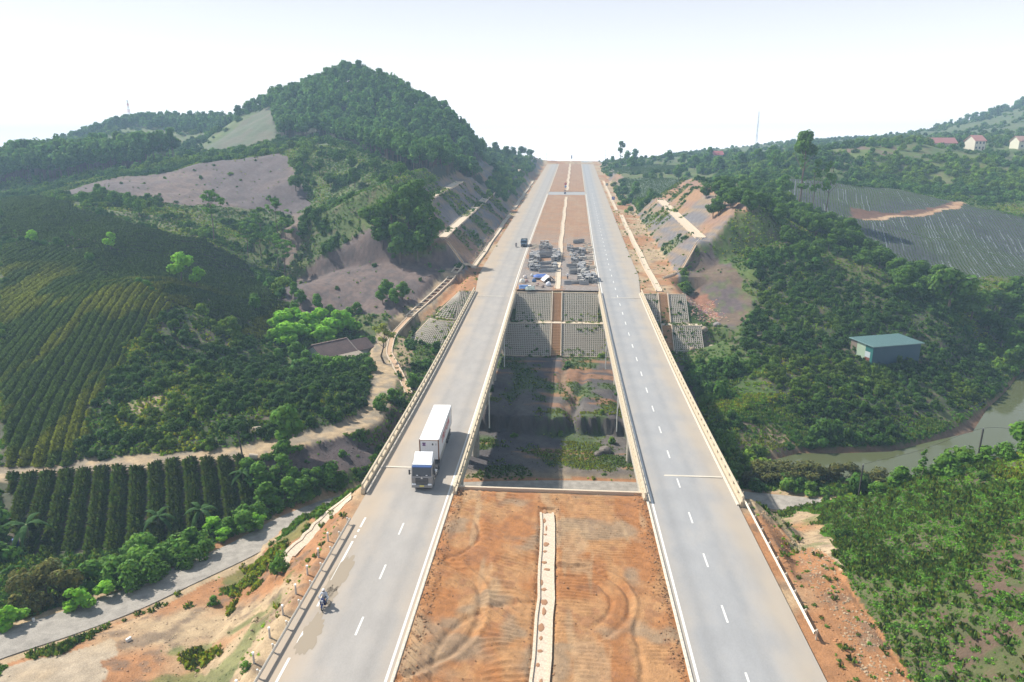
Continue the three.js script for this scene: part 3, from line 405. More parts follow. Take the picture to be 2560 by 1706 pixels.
// a point on the abutment slope: s metres out from its top edge; ang turns it round the corner of the cone
const slopePoint = (x, s, lift, side = 0, ang = 0) => { const X = roadX(GAP1 - s * Math.cos(ang)); return [X + x + side * s * Math.sin(ang), Y1 - abutDrop(s) + lift, -(GAP1 - s * Math.cos(ang))]; };
function lattice(label, x0, x1, s0, s1, side = 0, a0 = 0, a1 = 0) {
  const parts = [], flatPanel = !a1, cell = .46;
  if (flatPanel) {
    const nx = Math.max(2, Math.round((x1 - x0) / cell)), ns = Math.round((s1 - s0) / .46);
    for (let i = 0; i <= nx; i++) { const x = lerp(x0, x1, i / nx); parts.push(bar(slopePoint(x, s0, .1), slopePoint(x, s1, .1), .19, .22)); }
    for (let j = 0; j <= ns; j++) { const s = lerp(s0, s1, j / ns); parts.push(bar(slopePoint(x0, s, .095), slopePoint(x1, s, .095), .19, .22)); }
  } else {
    const ns = Math.round((s1 - s0) / .46), na = Math.max(6, Math.round((a1 - a0) * (s0 + s1) / 2 / .5));
    for (let i = 0; i <= na; i++) { const a = lerp(a0, a1, i / na); parts.push(bar(slopePoint(x0, s0, .1, side, a), slopePoint(x0, s1, .1, side, a), .19, .22)); }
    for (let j = 0; j <= ns; j++) { const s = lerp(s0, s1, j / ns); for (let i = 0; i < na; i += 2) parts.push(bar(slopePoint(x0, s, .095, side, lerp(a0, a1, i / na)), slopePoint(x0, s, .095, side, lerp(a0, a1, Math.min(na, i + 2) / na)), .19, .22)); }
  }
  const o = thing('slope_lattice', label, 'slope grid', [0, 0, 0], 0, 'concrete lattice panels on the far abutment slopes');
  const m = put('grid_beams', merge(parts), latticeGrey, o); m.userData.kind = 'stuff';
  const edge = []; const rim = (s, l) => flatPanel ? bar(slopePoint(x0 - .1, s, l), slopePoint(x1 + .1, s, l), .26, .3) : null;
  for (const s of [s0 - .15, s1 + .15]) if (flatPanel) put('edge_beam', rim(s, .1), channelMat, o); else for (let i = 0; i < 8; i++) edge.push(bar(slopePoint(x0, s, .1, side, lerp(a0, a1, i / 8)), slopePoint(x0, s, .1, side, lerp(a0, a1, (i + 1) / 8)), .26, .3));
  if (!flatPanel) { edge.push(bar(slopePoint(x0, s0, .12, side, a1), slopePoint(x0, s1, .12, side, a1), .3, .34)); put('edge_beam', merge(edge), channelMat, o); }
}
lattice('upper grid panel between the left bridge and the median stairs', -10.3, -1.6, .3, 7.4);
lattice('upper grid panel between the median stairs and the right bridge', 1.6, 10.3, .3, 7.4);
lattice('lower grid panel left of the median stairs', -13, -1.6, 9.6, 17.2);
lattice('lower grid panel right of the median stairs', 1.6, 13, 9.6, 17.2);
lattice('upper grid panel on the curved cone left of the left bridge', -25.5, 0, .3, 7.4, -1, .02, .95);
lattice('lower grid panel on the curved cone left of the left bridge', -25.5, 0, 9.6, 15.6, -1, .02, .85);
lattice('upper grid strip between the left bridge and its cone', -25.2, -22.4, .3, 7.4);
lattice('lower grid strip between the left bridge and its cone', -25.2, -22.4, 9.6, 15.6);
lattice('narrow upper grid panel between the right bridge and its side stairs', 22.4, 25.6, .3, 7.4);
lattice('upper grid panel right of the side stairs, half grown over', 28.9, 33, .3, 7.4);
lattice('lower grid panel below the right side stairs', 28.9, 35.5, 9.6, 15.8);
for (const [x0, x1, label] of [[-12.2, 12.2, 'tan concrete walkway across the median slope between stair flights'], [24, 36, 'tan concrete walkway below the right side stairs']]) {
  const o = thing('berm_walkway', label, 'walkway'); put('slab', flat(sweep(2, i => { const x = i ? x1 : x0; return [[7.75, .02], [7.75, .14], [9.2, .14], [9.2, .02]].map(([s, l]) => slopePoint(x, s, l)); })), channelMat, o);
}
function stairs(label, x, w, flights) {
  const o = thing('slope_stairs', label, 'stairs', slopePoint(x, 17.4, 0)), q = o.position; const own = g => { g.translate(-q.x, -q.y, -q.z); return g; };
  for (const [s0, s1, n] of flights) {
    const a = slopePoint(x, s0, 0), b = slopePoint(x, s1, 0), run = Math.abs(a[2] - b[2]) / n, rise = (a[1] - b[1]) / n, sg = new THREE.BoxGeometry(w, rise + .1, run * .5);
    for (let k = 0; k < n; k++) { const m = put('step', sg, stainedStep, o), t = (k + .5) / n; m.position.set(lerp(a[0], b[0], t) - q.x, lerp(a[1], b[1], t) + .12 - q.y, lerp(a[2], b[2], t) - q.z); }
    put('base_slab', own(bar(slopePoint(x, s0, -.12), slopePoint(x, s1, -.12), w + .2, .3)), stairBase, o);
    for (const d of [-1, 1]) put('side_wall', own(bar(slopePoint(x + d * (w / 2 + .14), s0 - .2, .22), slopePoint(x + d * (w / 2 + .14), s1 + .2, .22), .26, .56)), channelMat, o);
  }
}
stairs('brown stained concrete stairs climbing the median slope', 0, 2.2, [[.2, 7.6, 22], [9.5, 17.2, 20]]);
stairs('brown stained concrete stairs beside the right bridge', 27.2, 2.2, [[.2, 7.6, 22], [9.5, 15.5, 15]]);
// open channels: two walls and a silted floor following a ground line
function channel(name, label, pts, w, opt = {}) {
  const c = new THREE.CatmullRomCurve3(pts.map(p => new THREE.Vector3(...p)), false, 'catmullrom', opt.tight ?? .3), N = opt.n || Math.ceil(c.getLength() / 2.5), P = c.getSpacedPoints(N);
  const o = thing(name, label, opt.category || 'drain', [P[0].x, P[0].y, P[0].z], 0, opt.group), rnd = mulberry(pts.length * 31 + N);
  const jig = P.map(() => (rnd() - .5) * (opt.jig ?? .08));
  const side = (off, lo, hi, t) => flat(sweep(N + 1, i => { const p = P[i], q = P[Math.min(N, i + 1)].clone().sub(P[Math.max(0, i - 1)]).setY(0).normalize(), nx = -q.z, nz = q.x, f = (o1, y) => [p.x + nx * (o1 + jig[i]) - P[0].x, p.y + y - P[0].y, p.z + nz * (o1 + jig[i]) - P[0].z]; return [f(off - t / 2, lo), f(off - t / 2, hi), f(off + t / 2, hi), f(off + t / 2, lo)]; }));
  const t = opt.wall || .2, hi = opt.hi ?? .22;
  put('channel_wall', side(-w / 2, -.4, hi, t), channelMat, o); put('channel_wall', side(w / 2, -.4, hi, t), channelMat, o); put('channel_floor', side(0, -.4, opt.floor ?? .02, w - t), opt.floorMat || silt, o);
  if (opt.rungs) for (let k = 0; k < opt.rungs; k++) { const u = (k + .5) / opt.rungs, p = c.getPointAt(u), q = c.getTangentAt(u); const m = put('cross_bar', new THREE.BoxGeometry(w, .22, .34), channelMat, o); m.position.copy(p).sub(P[0]); m.position.y += .1; m.rotation.y = Math.atan2(q.x, q.z); }
  return o;
}
const along = (x, a, b, dd, dy = 0, wob = 0) => { const l = []; for (let D = a; D <= b; D += dd) l.push([roadX(D) + x + wob * Math.sin(D / 7), roadY(D) + dy, -D]); return l; };
channel('median_drain', 'pale silted concrete drain down the middle of the near median', along(-.1, 10, 68, 3, .0, .14), 1.3, { hi: .13, floor: .0, floorMat: paleSilt, wall: .24, jig: .14 });
channel('median_drain', 'tan concrete drain down the middle of the median beyond the bridges', along(0, 178, 408, 8, .05, .15), 1.3, { jig: .2, floor: .1, floorMat: channelMat });
channel('median_drain', 'pale concrete drain on the median near the crest', along(0, 440, 780, 14, .08, .3), 1.5, { jig: .3, floor: .1, floorMat: channelMat });
channel('roadside_drain', 'long tan concrete drain beside the right carriageway', along(26.6, 178, 330, 6, -.1, .1), 1.5, { floorMat: channelMat, floor: 0 });
channel('roadside_drain', 'far concrete drain beside the right carriageway past the blue sign', along(25.5, 345, 520, 8, -.1), 1.2, { floorMat: channelMat });
channel('roadside_drain', 'tan concrete drain at the toe of the left cutting', along(-25.8, 205, 330, 6, -.1, .15), 1.3, { floorMat: channelMat });
channel('roadside_drain', 'far concrete drain at the toe of the left cutting', along(-25.6, 345, 520, 8, -.1, .2), 1.3, { floorMat: channelMat });
const onGround = (l, dy) => l.map(([x, D]) => [x, groundY(x, D) + dy, -D]);
channel('ladder_drain', "stepped ladder drain with cross bars running down beside the left approach", onGround([[-27, 206], [-28.7, 201.6], [-31, 193], [-33.5, 183.8], [-38, 170.1]], .3), 2, { rungs: 17, wall: .34, floorMat: stairBase, floor: -.2, hi: .2 });
channel('curved_drain', "curved tan concrete drain round the left abutment cone", onGround([[-38, 170], [-40.2, 161.5], [-39, 152], [-35.6, 143.7], [-29.3, 128.9]], .1), 1.3, { floor: .08 });
// concrete gutters on the berms of the cuttings
function berm(label, side, lift, d0, d1) {
  const st = stations(d0, d1, () => 6), toe = D => side > 0 ? lerp(34, 30, sstep(380, 520, D)) : 27, off = lift > 10 ? 19 : 8, y = D => roadY(D) - .32 + bench(off + 1.4);
  const o = thing('berm_gutter', label, 'gutter', [0, 0, 0], 0, 'concrete gutters on the cutting berms');
  const strip = (a, b, lo, hi) => flat(sweep(st.length, i => { const D = st[i], X = roadX(D), l = [[a, lo], [a, hi], [b, hi], [b, lo]].map(([u, v]) => [X + side * (toe(D) + off + u), y(D) + v, -D]); return l; }));
  put('gutter_bed', strip(.1, 2.9, -.3, .22), channelMat, o); put('gutter_kerb', strip(-.1, .09, -.3, .42), channelMat, o); put('gutter_kerb', strip(2.91, 3.1, -.3, .42), channelMat, o);
}
berm('pale concrete gutter on the lower berm of the left cutting', -1, 8, 212, 345);
berm('pale concrete gutter on the upper berm of the left cutting', -1, 16, 240, 316);
berm('pale concrete gutter on the far left cutting towards the crest', -1, 8, 400, 560);
berm('broad pale concrete gutter on the berm of the right cutting', 1, 8, 215, 318);
channel('slope_chute', 'narrow concrete chute down from the right berm to the road', onGround([[44, 214], [41, 208], [36, 201], [30, 194]], .15), .6, { hi: .2, wall: .12 });
channel('slope_chute', 'narrow brown chute down from the left berm to the drain', onGround([[-36.6, 211], [-33.5, 207.5], [-28.5, 203]], .15), .8, { hi: .25, wall: .14, floorMat: stainedStep });
// kerb closing the near median at the bridge gap
tag(put('end_wall', flat(box(21.8, .5, .3, 0, -.12, -72.4)), channelMat), 'low pale concrete wall closing the orange median at the bridge gap', 'low wall');
// ---------- people: one continuous skin from tapered capsules ----------
function skin(bones, centre, size, res, k = .03) {   // bones: [ax, ay, az, ra, bx, by, bz, rb]
  const mc = new MarchingCubes(res, new THREE.MeshStandardMaterial(), false, false, 60000), h = size / 2; mc.isolation = 0;
  for (let z = 0; z < res; z++) for (let y = 0; y < res; y++) for (let x = 0; x < res; x++) {
    const p = [(x / res * 2 - 1) * h + centre[0], (y / res * 2 - 1) * h + centre[1], (z / res * 2 - 1) * h + centre[2]]; let s = 0, d = 1e9;
    for (const b of bones) { const ex = b[4] - b[0], ey = b[5] - b[1], ez = b[6] - b[2], t = clamp(((p[0] - b[0]) * ex + (p[1] - b[1]) * ey + (p[2] - b[2]) * ez) / (ex * ex + ey * ey + ez * ez + 1e-9), 0, 1); const q = Math.hypot(p[0] - b[0] - ex * t, p[1] - b[1] - ey * t, p[2] - b[2] - ez * t) - lerp(b[3], b[7], t); const m = Math.max(k - Math.abs(d - q), 0) / k; d = Math.min(d, q) - m * m * k * .25; }
    mc.field[x + y * res + z * res * res] = -d;
  }
  mc.update(); const n = mc.count, P = mc.positionArray.slice(0, n * 3), N = mc.normalArray.slice(0, n * 3);
  for (let i = 0; i < n; i++) for (let q = 0; q < 3; q++) P[i * 3 + q] = P[i * 3 + q] * h + centre[q];
  const g = new THREE.BufferGeometry(); g.setAttribute('position', new THREE.BufferAttribute(P, 3)); g.setAttribute('normal', new THREE.BufferAttribute(N, 3)); return g;
}
const J = (a, ra, b, rb) => [...a, ra, ...b, rb];
function figure(p, look, label, pos, turn, group) {   // p: joints; look: colours
  const o = thing('person', label, 'person', pos, turn, group);
  const mid = [(p.hip[0] + p.neck[0]) / 2, 0, (p.hip[2] + p.neck[2]) / 2], up = (a, b, t) => [lerp(a[0], b[0], t), lerp(a[1], b[1], t), lerp(a[2], b[2], t)];
  const S = s => [p.neck[0] + s * .19, p.neck[1] - .06, p.neck[2]], H = s => [p.hip[0] + s * .095, p.hip[1], p.hip[2]];
  const torso = [J(p.hip, .135, up(p.hip, p.neck, .5), .13), J(up(p.hip, p.neck, .5), .135, up(p.hip, p.neck, .85), .145), J(S(-1), .07, S(1), .07)], body = [...torso, J(p.neck, .062, p.head, .06), J(up(p.neck, p.head, .62), .075, p.head, .095), J([p.head[0], p.head[1] - .04, p.head[2] + .07], .03, [p.head[0], p.head[1] - .06, p.head[2] + .1], .014)];
  const arms = [], legs = [], hands = [];
  for (const s of [-1, 1]) { const a = s < 0 ? 'l' : 'r'; arms.push(J(S(s), .062, p[a + 'elbow'], .047), J(p[a + 'elbow'], .045, p[a + 'hand'], .032)); legs.push(J(H(s), .1, p[a + 'knee'], .066), J(p[a + 'knee'], .062, p[a + 'foot'], .042), J(p[a + 'foot'], .045, [p[a + 'foot'][0], p[a + 'foot'][1] - .03, p[a + 'foot'][2] + .17], .035)); }
  const size = 2, c = [0, p.head[1] / 2 + .05, mid[2]];
  const bg = [skin([...body, ...arms, ...legs], c, size, 84)];
  for (const s of [-1, 1]) { const w = p[(s < 0 ? 'l' : 'r') + 'hand'], e = p[(s < 0 ? 'l' : 'r') + 'elbow'], d = new THREE.Vector3(w[0] - e[0], w[1] - e[1], w[2] - e[2]).normalize(), side = new THREE.Vector3(s, 0, 0), dn = new THREE.Vector3(0, -1, 0), W = new THREE.Vector3(...w), pt = (f, q, y) => W.clone().addScaledVector(d, f).addScaledVector(side, q).addScaledVector(dn, y).toArray(), fb = [J(pt(0, 0, 0), .028, pt(.08, 0, 0), .036)]; [[-.03, .07], [-.01, .08], [.01, .075], [.03, .06]].forEach(([q, L]) => fb.push(J(pt(.08, q, 0), .0105, pt(.08 + L * .6, q, .02), .0095), J(pt(.08 + L * .6, q, .02), .0095, pt(.08 + L * .55, q, .065), .008))); fb.push(J(pt(.03, -.03, 0), .012, pt(.075, -.06, .02), .0105), J(pt(.075, -.06, .02), .0105, pt(.11, -.045, .04), .009)); bg.push(skin(fb, pt(.06, 0, .02), .3, 56, .012)); }
  put('body', merge(bg), mat([.36, .21, .14], .7), o);
  const grow = (l, g) => l.map(b => [b[0], b[1], b[2], b[3] + g, b[4], b[5], b[6], b[7] + g]);
  put('shirt', skin(grow([...torso, ...arms.map((b, i) => i % 2 && !look.long ? [b[0], b[1], b[2], .001, b[0], b[1], b[2], .001] : i % 2 ? [b[0], b[1], b[2], b[3], lerp(b[0], b[4], .88), lerp(b[1], b[5], .88), lerp(b[2], b[6], .88), b[7]] : b)], .016), c, size, 84), mat(look.shirt, .85), o);
  put('trousers', skin(grow([J(p.hip, .14, up(p.hip, p.neck, .18), .132), ...legs.filter((b, i) => i % 3 < 2)], .016), c, size, 84), mat(look.trousers, .85), o);
  for (const s of ['l', 'r']) { const f = p[s + 'foot']; put('shoe', skin([J([f[0], f[1] - .02, f[2] - .03], .05, [f[0], f[1] - .035, f[2] + .17], .042)], [f[0], f[1], f[2] + .06], .42, 30), mat([.03, .03, .03], .6), o); }
  const hd = p.head;
  if (look.helmet) { const g = new THREE.SphereGeometry(.145, 20, 14, 0, Math.PI * 2, 0, Math.PI * .58); g.scale(1, 1.05, 1.15); g.translate(hd[0], hd[1] + .035, hd[2]); put('helmet', g, mat(look.helmet, .3, { side: THREE.DoubleSide }), o); const v = new THREE.SphereGeometry(.148, 16, 6, Math.PI * .15, Math.PI * .7, Math.PI * .42, Math.PI * .2); v.scale(1, 1.05, 1.15); v.translate(hd[0], hd[1] + .03, hd[2]); put('visor', v, mat([.02, .02, .025], .2, { side: THREE.DoubleSide }), o); }
  else { const g = new THREE.ConeGeometry(.24, .15, 18, 1, true); g.translate(hd[0], hd[1] + .12, hd[2]); put('hat', g, mat(look.hat, .9, { side: THREE.DoubleSide }), o); }
  for (const s of [-1, 1]) { const e = new THREE.SphereGeometry(.014, 8, 6); e.translate(hd[0] + s * .034, hd[1] + .005, hd[2] + .088); put('eye', e, mat([.02, .015, .012], .3), o); }
  return o;
}
const RIDE = { hip: [0, .8, -.28], neck: [0, 1.3, -.12], head: [0, 1.5, -.07], lelbow: [-.34, 1.02, .1], relbow: [.34, 1.02, .1], lhand: [-.3, .98, .34], rhand: [.3, .98, .34], lknee: [-.17, .68, .16], rknee: [.17, .68, .16], lfoot: [-.2, .32, .02], rfoot: [.2, .32, .02] };
const wheelGeo = (r, w) => { const tyre = new THREE.TorusGeometry(r - w / 2, w / 2, 10, 28); const rim = merge([new THREE.TorusGeometry(r - w * 1.05, .018, 6, 28), ...[0, 1, 2, 3, 4].map(k => rod([0, 0, 0], [Math.cos(k * 1.2566) * (r - w), Math.sin(k * 1.2566) * (r - w), 0], .014, .012, 5)), new THREE.CylinderGeometry(.05, .05, .1, 12).rotateX(Math.PI / 2)]); return [tyre.rotateY(Math.PI / 2), rim.rotateY(Math.PI / 2)]; };
const tyreMat = mat([.018, .018, .019], .9), chrome = mat([.6, .6, .62], .25, { metalness: .9 }), blackPlastic = mat([.02, .021, .024], .5), glassDark = new THREE.MeshPhysicalMaterial({ roughness: .06, ior: 1.5 }); glassDark.color.setRGB(.012, .02, .032);
const lampGlass = new THREE.MeshPhysicalMaterial({ roughness: .08, clearcoat: 1 }); lampGlass.color.setRGB(.75, .77, .8);
function motorbike(label, pos, turn, paint) {
  const o = thing('motorbike', label, 'motorbike', pos, turn), P = mat(paint, .25), [ty, ri] = wheelGeo(.29, .09);
  for (const z of [-.6, .62]) { const w = put('wheel', ty, tyreMat, o); w.position.set(0, .29, z); put('rim', ri, chrome, w); }
  const ext = (pts, w, b = .02) => { const s = new THREE.Shape(pts.map(p => new THREE.Vector2(...p))); const g = new THREE.ExtrudeGeometry(s, { depth: w, bevelEnabled: true, bevelSize: b, bevelThickness: b, bevelSegments: 2 }); g.translate(0, 0, -w / 2); g.rotateY(-Math.PI / 2); return g; };
  put('body_panel', ext([[-.62, .62], [-.2, .5], [.0, .34], [.25, .36], [.34, .55], [.42, .8], [.36, .86], [.22, .6], [.02, .5], [-.1, .66], [-.66, .76]], .2), P, o);
  put('leg_shield', ext([[.3, .36], [.4, .4], [.5, .78], [.42, .84]], .42, .03), P, o);
  put('front_cowl', ext([[.4, .8], [.56, .84], [.5, 1.0], [.4, 1.02]], .24, .04), P, o);
  put('front_mudguard', ext([[.36, .5], [.46, .62], [.68, .62], [.9, .48], [.86, .46], [.66, .57], [.48, .56]], .1), P, o);
  put('seat', ext([[-.68, .78], [-.1, .72], [.0, .78], [-.2, .86], [-.66, .88]], .22, .03), blackPlastic, o);
  put('headlamp', new THREE.SphereGeometry(.09, 16, 10).scale(1.25, .75, .6).translate(0, .91, .56), lampGlass, o);
  put('handlebar', merge([rod([-.34, .97, .34], [.34, .97, .34], .016), rod([-.4, .97, .33], [-.28, .97, .36], .024), rod([.28, .97, .36], [.4, .97, .33], .024)]), blackPlastic, o);
  put('fork', merge([rod([-.09, .29, .62], [-.07, .85, .42], .025), rod([.09, .29, .62], [.07, .85, .42], .025)]), chrome, o);
  put('exhaust', rod([.16, .3, .1], [.17, .38, -.75], .04, .055, 10), chrome, o);
  for (const s of [-1, 1]) { const m = put('mirror', new THREE.SphereGeometry(.06, 10, 8).scale(1.1, .8, .4).translate(s * .36, 1.16, .36), blackPlastic, o); put('mirror_stem', rod([s * .28, .98, .34], [s * .35, 1.13, .36], .008), blackPlastic, m); }
  put('plate_trim', ext([[.5, .62], [.55, .8], [.56, .8], [.52, .61]], .1, .005), mat([.6, .6, .58], .5), o);
}
const F0 = 0;   // bikes and trucks face the camera (local +z)
{
  const bx = -19.1, bD = 49.9; motorbike('dark blue motorbike ridden along the left road edge by the guardrail', [bx, roadY(bD) - .1, -bD], .06, [.012, .022, .09]);
  figure(RIDE, { shirt: [.5, .52, .56], trousers: [.03, .035, .06], helmet: [.78, .72, .68], long: true }, 'motorbike rider in white helmet and pale jacket near the guardrail', [bx, roadY(bD) - .1, -bD], .06);
  const fx = -15.6, fD = 240; motorbike('small distant motorbike beside the blue tipper truck', [fx + roadX(fD), roadY(fD) - .06, -fD], 0, [.03, .02, .03]);
  figure(RIDE, { shirt: [.06, .04, .06], trousers: [.05, .04, .05], helmet: [.1, .1, .11], long: true }, 'distant rider in dark clothes beside the blue tipper truck', [fx + roadX(fD), roadY(fD) - .06, -fD], 0);
  const wx = 3, wD = 189.6; figure({ hip: [0, .92, 0], neck: [0, 1.42, 0], head: [0, 1.62, .02], lelbow: [-.42, 1.34, .1], relbow: [.42, 1.34, .1], lhand: [-.66, 1.3, .16], rhand: [.66, 1.3, .16], lknee: [-.1, .5, .04], rknee: [.1, .5, .03], lfoot: [-.11, .08, -.02], rfoot: [.11, .08, -.02] }, { shirt: [.62, .62, .66], trousers: [.02, .022, .035], hat: [.62, .6, .58], long: true }, 'worker in pale shirt and hat with arms spread among the concrete blocks', [wx, roadY(wD) + .08, -wD], .2);
}
// ---------- articulated truck with container ----------
const font = await new FontLoader().loadAsync('fonts/droid/droid_sans_bold.typeface.json');
const lettering = (s, size, depth = .012) => { const g = new TextGeometry(s, { font, size, depth, curveSegments: 4 }); g.computeBoundingBox(); const b = g.boundingBox; g.translate(-(b.max.x + b.min.x) / 2, -(b.max.y + b.min.y) / 2, 0); return g; };
const rb = (w, h, d, r, x, y, z) => { const g = new RoundedBoxGeometry(w, h, d, 2, r); g.translate(x, y, z); return g; };
const bigTyre = (() => { const g = new THREE.CylinderGeometry(.52, .52, .3, 28).rotateZ(Math.PI / 2); return g; })(), bigRim = merge([new THREE.CylinderGeometry(.3, .3, .31, 20).rotateZ(Math.PI / 2)]);
function axle(o, z, dual, mirror = 1) { for (const s of [-1, 1]) { const w = put('wheel', dual ? merge([bigTyre.clone().translate(s * .0, 0, 0), bigTyre.clone().translate(-s * .33, 0, 0)]) : bigTyre, tyreMat, o); w.position.set(s * 1.06, .52, z); put('rim', bigRim, chrome, w); } }
{
  const o = thing('container_truck', 'silver tractor truck hauling a white container across the left bridge', 'truck', [-14.75, roadY(80) - .045, -71.3], .03);
  const silver = new THREE.MeshPhysicalMaterial({ roughness: .35, metalness: .25, clearcoat: .6 }); silver.color.setRGB(.2, .19, .185); const whiteRoof = mat([.78, .79, .8], .4), navy = mat([.05, .1, .26], .35);
  // cab: side profile swept across 2.45 m, nose at z = 0, seen from the front
  const prof = [[0, .55], [.03, 1.55], [-.05, 1.75], [-.32, 2.75], [-.5, 2.9], [-2.3, 2.95], [-2.3, .75], [-1.6, .75], [-1.45, 1.12], [-1.1, 1.25], [-.75, 1.12], [-.6, .75], [-.55, .5]];
  const cabG = new THREE.ExtrudeGeometry(new THREE.Shape(prof.map(p => new THREE.Vector2(...p))), { depth: 2.37, bevelEnabled: true, bevelSize: .04, bevelThickness: .04, bevelSegments: 2 }); cabG.translate(0, 0, -1.185); cabG.rotateY(-Math.PI / 2);
  const cab = put('cab', cabG, silver, o);
  const tilt = (g, y, z, a) => { g.rotateX(a); g.translate(0, y, z); return g; };
  put('windscreen', tilt(rb(2.24, .98, .05, .02, 0, 0, 0), 2.22, -.155, -.265), glassDark, cab);
  put('sun_visor', tilt(rb(2.3, .2, .28, .05, 0, 0, 0), 2.84, -.3, .25), navy, cab);
  put('roof_panel', rb(2.3, .12, 1.75, .05, 0, 2.99, -1.35), whiteRoof, cab);
  const defl = new THREE.ExtrudeGeometry(new THREE.Shape([[-.75, 3.0], [-2.15, 3.0], [-2.2, 3.82], [-2.05, 3.84]].map(p => new THREE.Vector2(...p))), { depth: 2.0, bevelEnabled: true, bevelSize: .05, bevelThickness: .08, bevelSegments: 2 }); defl.translate(0, 0, -1.0); defl.rotateY(-Math.PI / 2); put('air_deflector', defl, whiteRoof, cab);
  put('grille', rb(1.5, .78, .06, .03, 0, 1.17, .06), blackPlastic, cab); for (let k = 0; k < 4; k++) put('grille_bar', rb(1.36, .05, .05, .015, 0, .9 + k * .17, .1), silver, cab);
  put('badge', new THREE.CylinderGeometry(.12, .12, .04, 20).rotateX(Math.PI / 2).translate(0, 1.6, .1), chrome, cab);
  put('bumper', rb(2.48, .42, .4, .12, 0, .55, -.02), mat([.22, .215, .215], .45), o); put('number_plate', rb(.52, .2, .03, .005, 0, .62, .2), mat([.62, .52, .12], .5), o);
  for (const s of [-1, 1]) { put('headlight', rb(.46, .2, .14, .06, s * .92, .78, .1), lampGlass, o); const m = put('mirror', rb(.2, .6, .14, .05, s * 1.48, 2.15, -.25), blackPlastic, o); put('mirror_arm', merge([rod([s * 1.2, 2.4, -.3], [s * 1.46, 2.38, -.26], .025), rod([s * 1.2, 1.95, -.3], [s * 1.46, 1.95, -.26], .025)]), blackPlastic, m); put('side_window', rb(.03, .72, .92, .02, s * 1.235, 2.15, -.95), glassDark, cab); put('door_step', rb(.3, .5, .7, .05, s * 1.08, .55, -.9 + .2), silver, o); put('wiper', bar([s * .2, 1.78, -.0], [s * .75, 1.82, -.02], .03), blackPlastic, cab); put('windscreen_sticker', tilt(rb(.2, .1, .01, .002, s * .55, -.38, .03), 2.22, -.155, -.265), whiteRoof, cab); }
  put('chassis', merge([box(.28, .3, 14.6, -.45, .95, -9.0), box(.28, .3, 14.6, .45, .95, -9.0), ...[4, 7, 9, 11, 13, 15].map(z => box(1.1, .18, .2, 0, .95, -z))]), mat([.03, .03, .032], .7), o);
  put('fuel_tank', new THREE.CylinderGeometry(.33, .33, 1.3, 18).rotateX(Math.PI / 2).translate(1.0, .75, -2.9), chrome, o); put('battery_box', rb(.5, .55, 1.1, .04, -1.0, .75, -2.9), blackPlastic, o);
  axle(o, -1.1, false); axle(o, -4.2, true); axle(o, -5.5, true); for (const z of [-13.6, -14.9, -16.1]) axle(o, z, true);
  put('side_guard', merge([-1, 1].flatMap(s => [box(.05, .12, 5.2, s * 1.16, .95, -9.6), box(.05, .12, 5.2, s * 1.16, .6, -9.6), box(.06, .7, .08, s * 1.14, .85, -7.2), box(.06, .7, .08, s * 1.14, .85, -12)])), mat([.5, .46, .4], .5), o);
  put('mudguard', merge([-1, 1].flatMap(s => [-4.85].map(z => box(.68, .05, 2.5, s * .95, 1.14, z)))), blackPlastic, o);
  // container with ribbed sides
  const cw = mat([.72, .72, .73], .5), rust = mat([.2, .1, .06], .8), Z0 = -6.2 + .6, L = 12.2, Y = 1.2, H = 2.72, box_ = put('container', (() => { const g = []; g.push(box(2.36, H - .16, L - .1, 0, Y + H / 2, Z0 - L / 2)); for (let k = 0; k < 42; k++) for (const s of [-1, 1]) g.push(box(.05, H - .36, .16, s * 1.185, Y + H / 2, Z0 - .28 - k * .283)); for (let k = 0; k < 8; k++) g.push(box(.14, H - .4, .05, -1 + k * .286, Y + H / 2, Z0 - .05)); return merge(g); })(), cw, o);
  put('roof_sheet', (() => { const g = [box(2.4, .05, L - .06, 0, Y + H - .035, Z0 - L / 2)]; for (let k = 0; k < 24; k++) g.push(box(2.1, .03, .2, 0, Y + H + .0, Z0 - .4 - k * .5)); return merge(g); })(), mat([.8, .8, .8], .45), box_);
  for (const s of [-1, 1]) for (const z of [Z0 - .06, Z0 - L + .06]) put('corner_post', rb(.14, H, .14, .02, s * 1.16, Y + H / 2, z), z > Z0 - 1 ? rust : mat([.5, .45, .4], .7), box_);
  for (const s of [-1, 1]) put('bottom_rail', box(.1, .16, L, s * 1.17, Y + .08, Z0 - L / 2), mat([.45, .42, .38], .7), box_);
  for (const z of [Z0 - .02, Z0 - L + .02]) put('top_rail', box(2.3, .12, .1, 0, Y + H - .08, z), mat([.4, .3, .24], .7), box_);
  put('lettering', lettering('TRITON', 1.0).scale(1.45, 1, 1).rotateY(Math.PI / 2).translate(1.215, Y + H * .56, Z0 - L * .5), mat([.42, .035, .06], .5), box_);
  put('emblem', merge([box(.42, .42, .02, -.62, Y + H - .62, Z0 + .0)]), mat([.5, .36, .55], .6), box_); put('emblem_letter', merge([box(.42, .1, .02, -.62, Y + H - .46, Z0 + .015), box(.16, .42, .02, -.62, Y + H - .62, Z0 + .012), box(.42, .05, .02, -.62, Y + H - .81, Z0 + .015)]), mat([.06, .015, .09], .6), box_);
  put('warning_mark', merge([box(.2, .16, .02, .45, Y + H - .66, Z0 + .0), box(.11, .12, .02, .45, Y + H - .52, Z0 + .0), box(.05, .26, .02, .86, Y + H - .62, Z0 + .0)]), mat([.06, .06, .07], .6), box_);
}
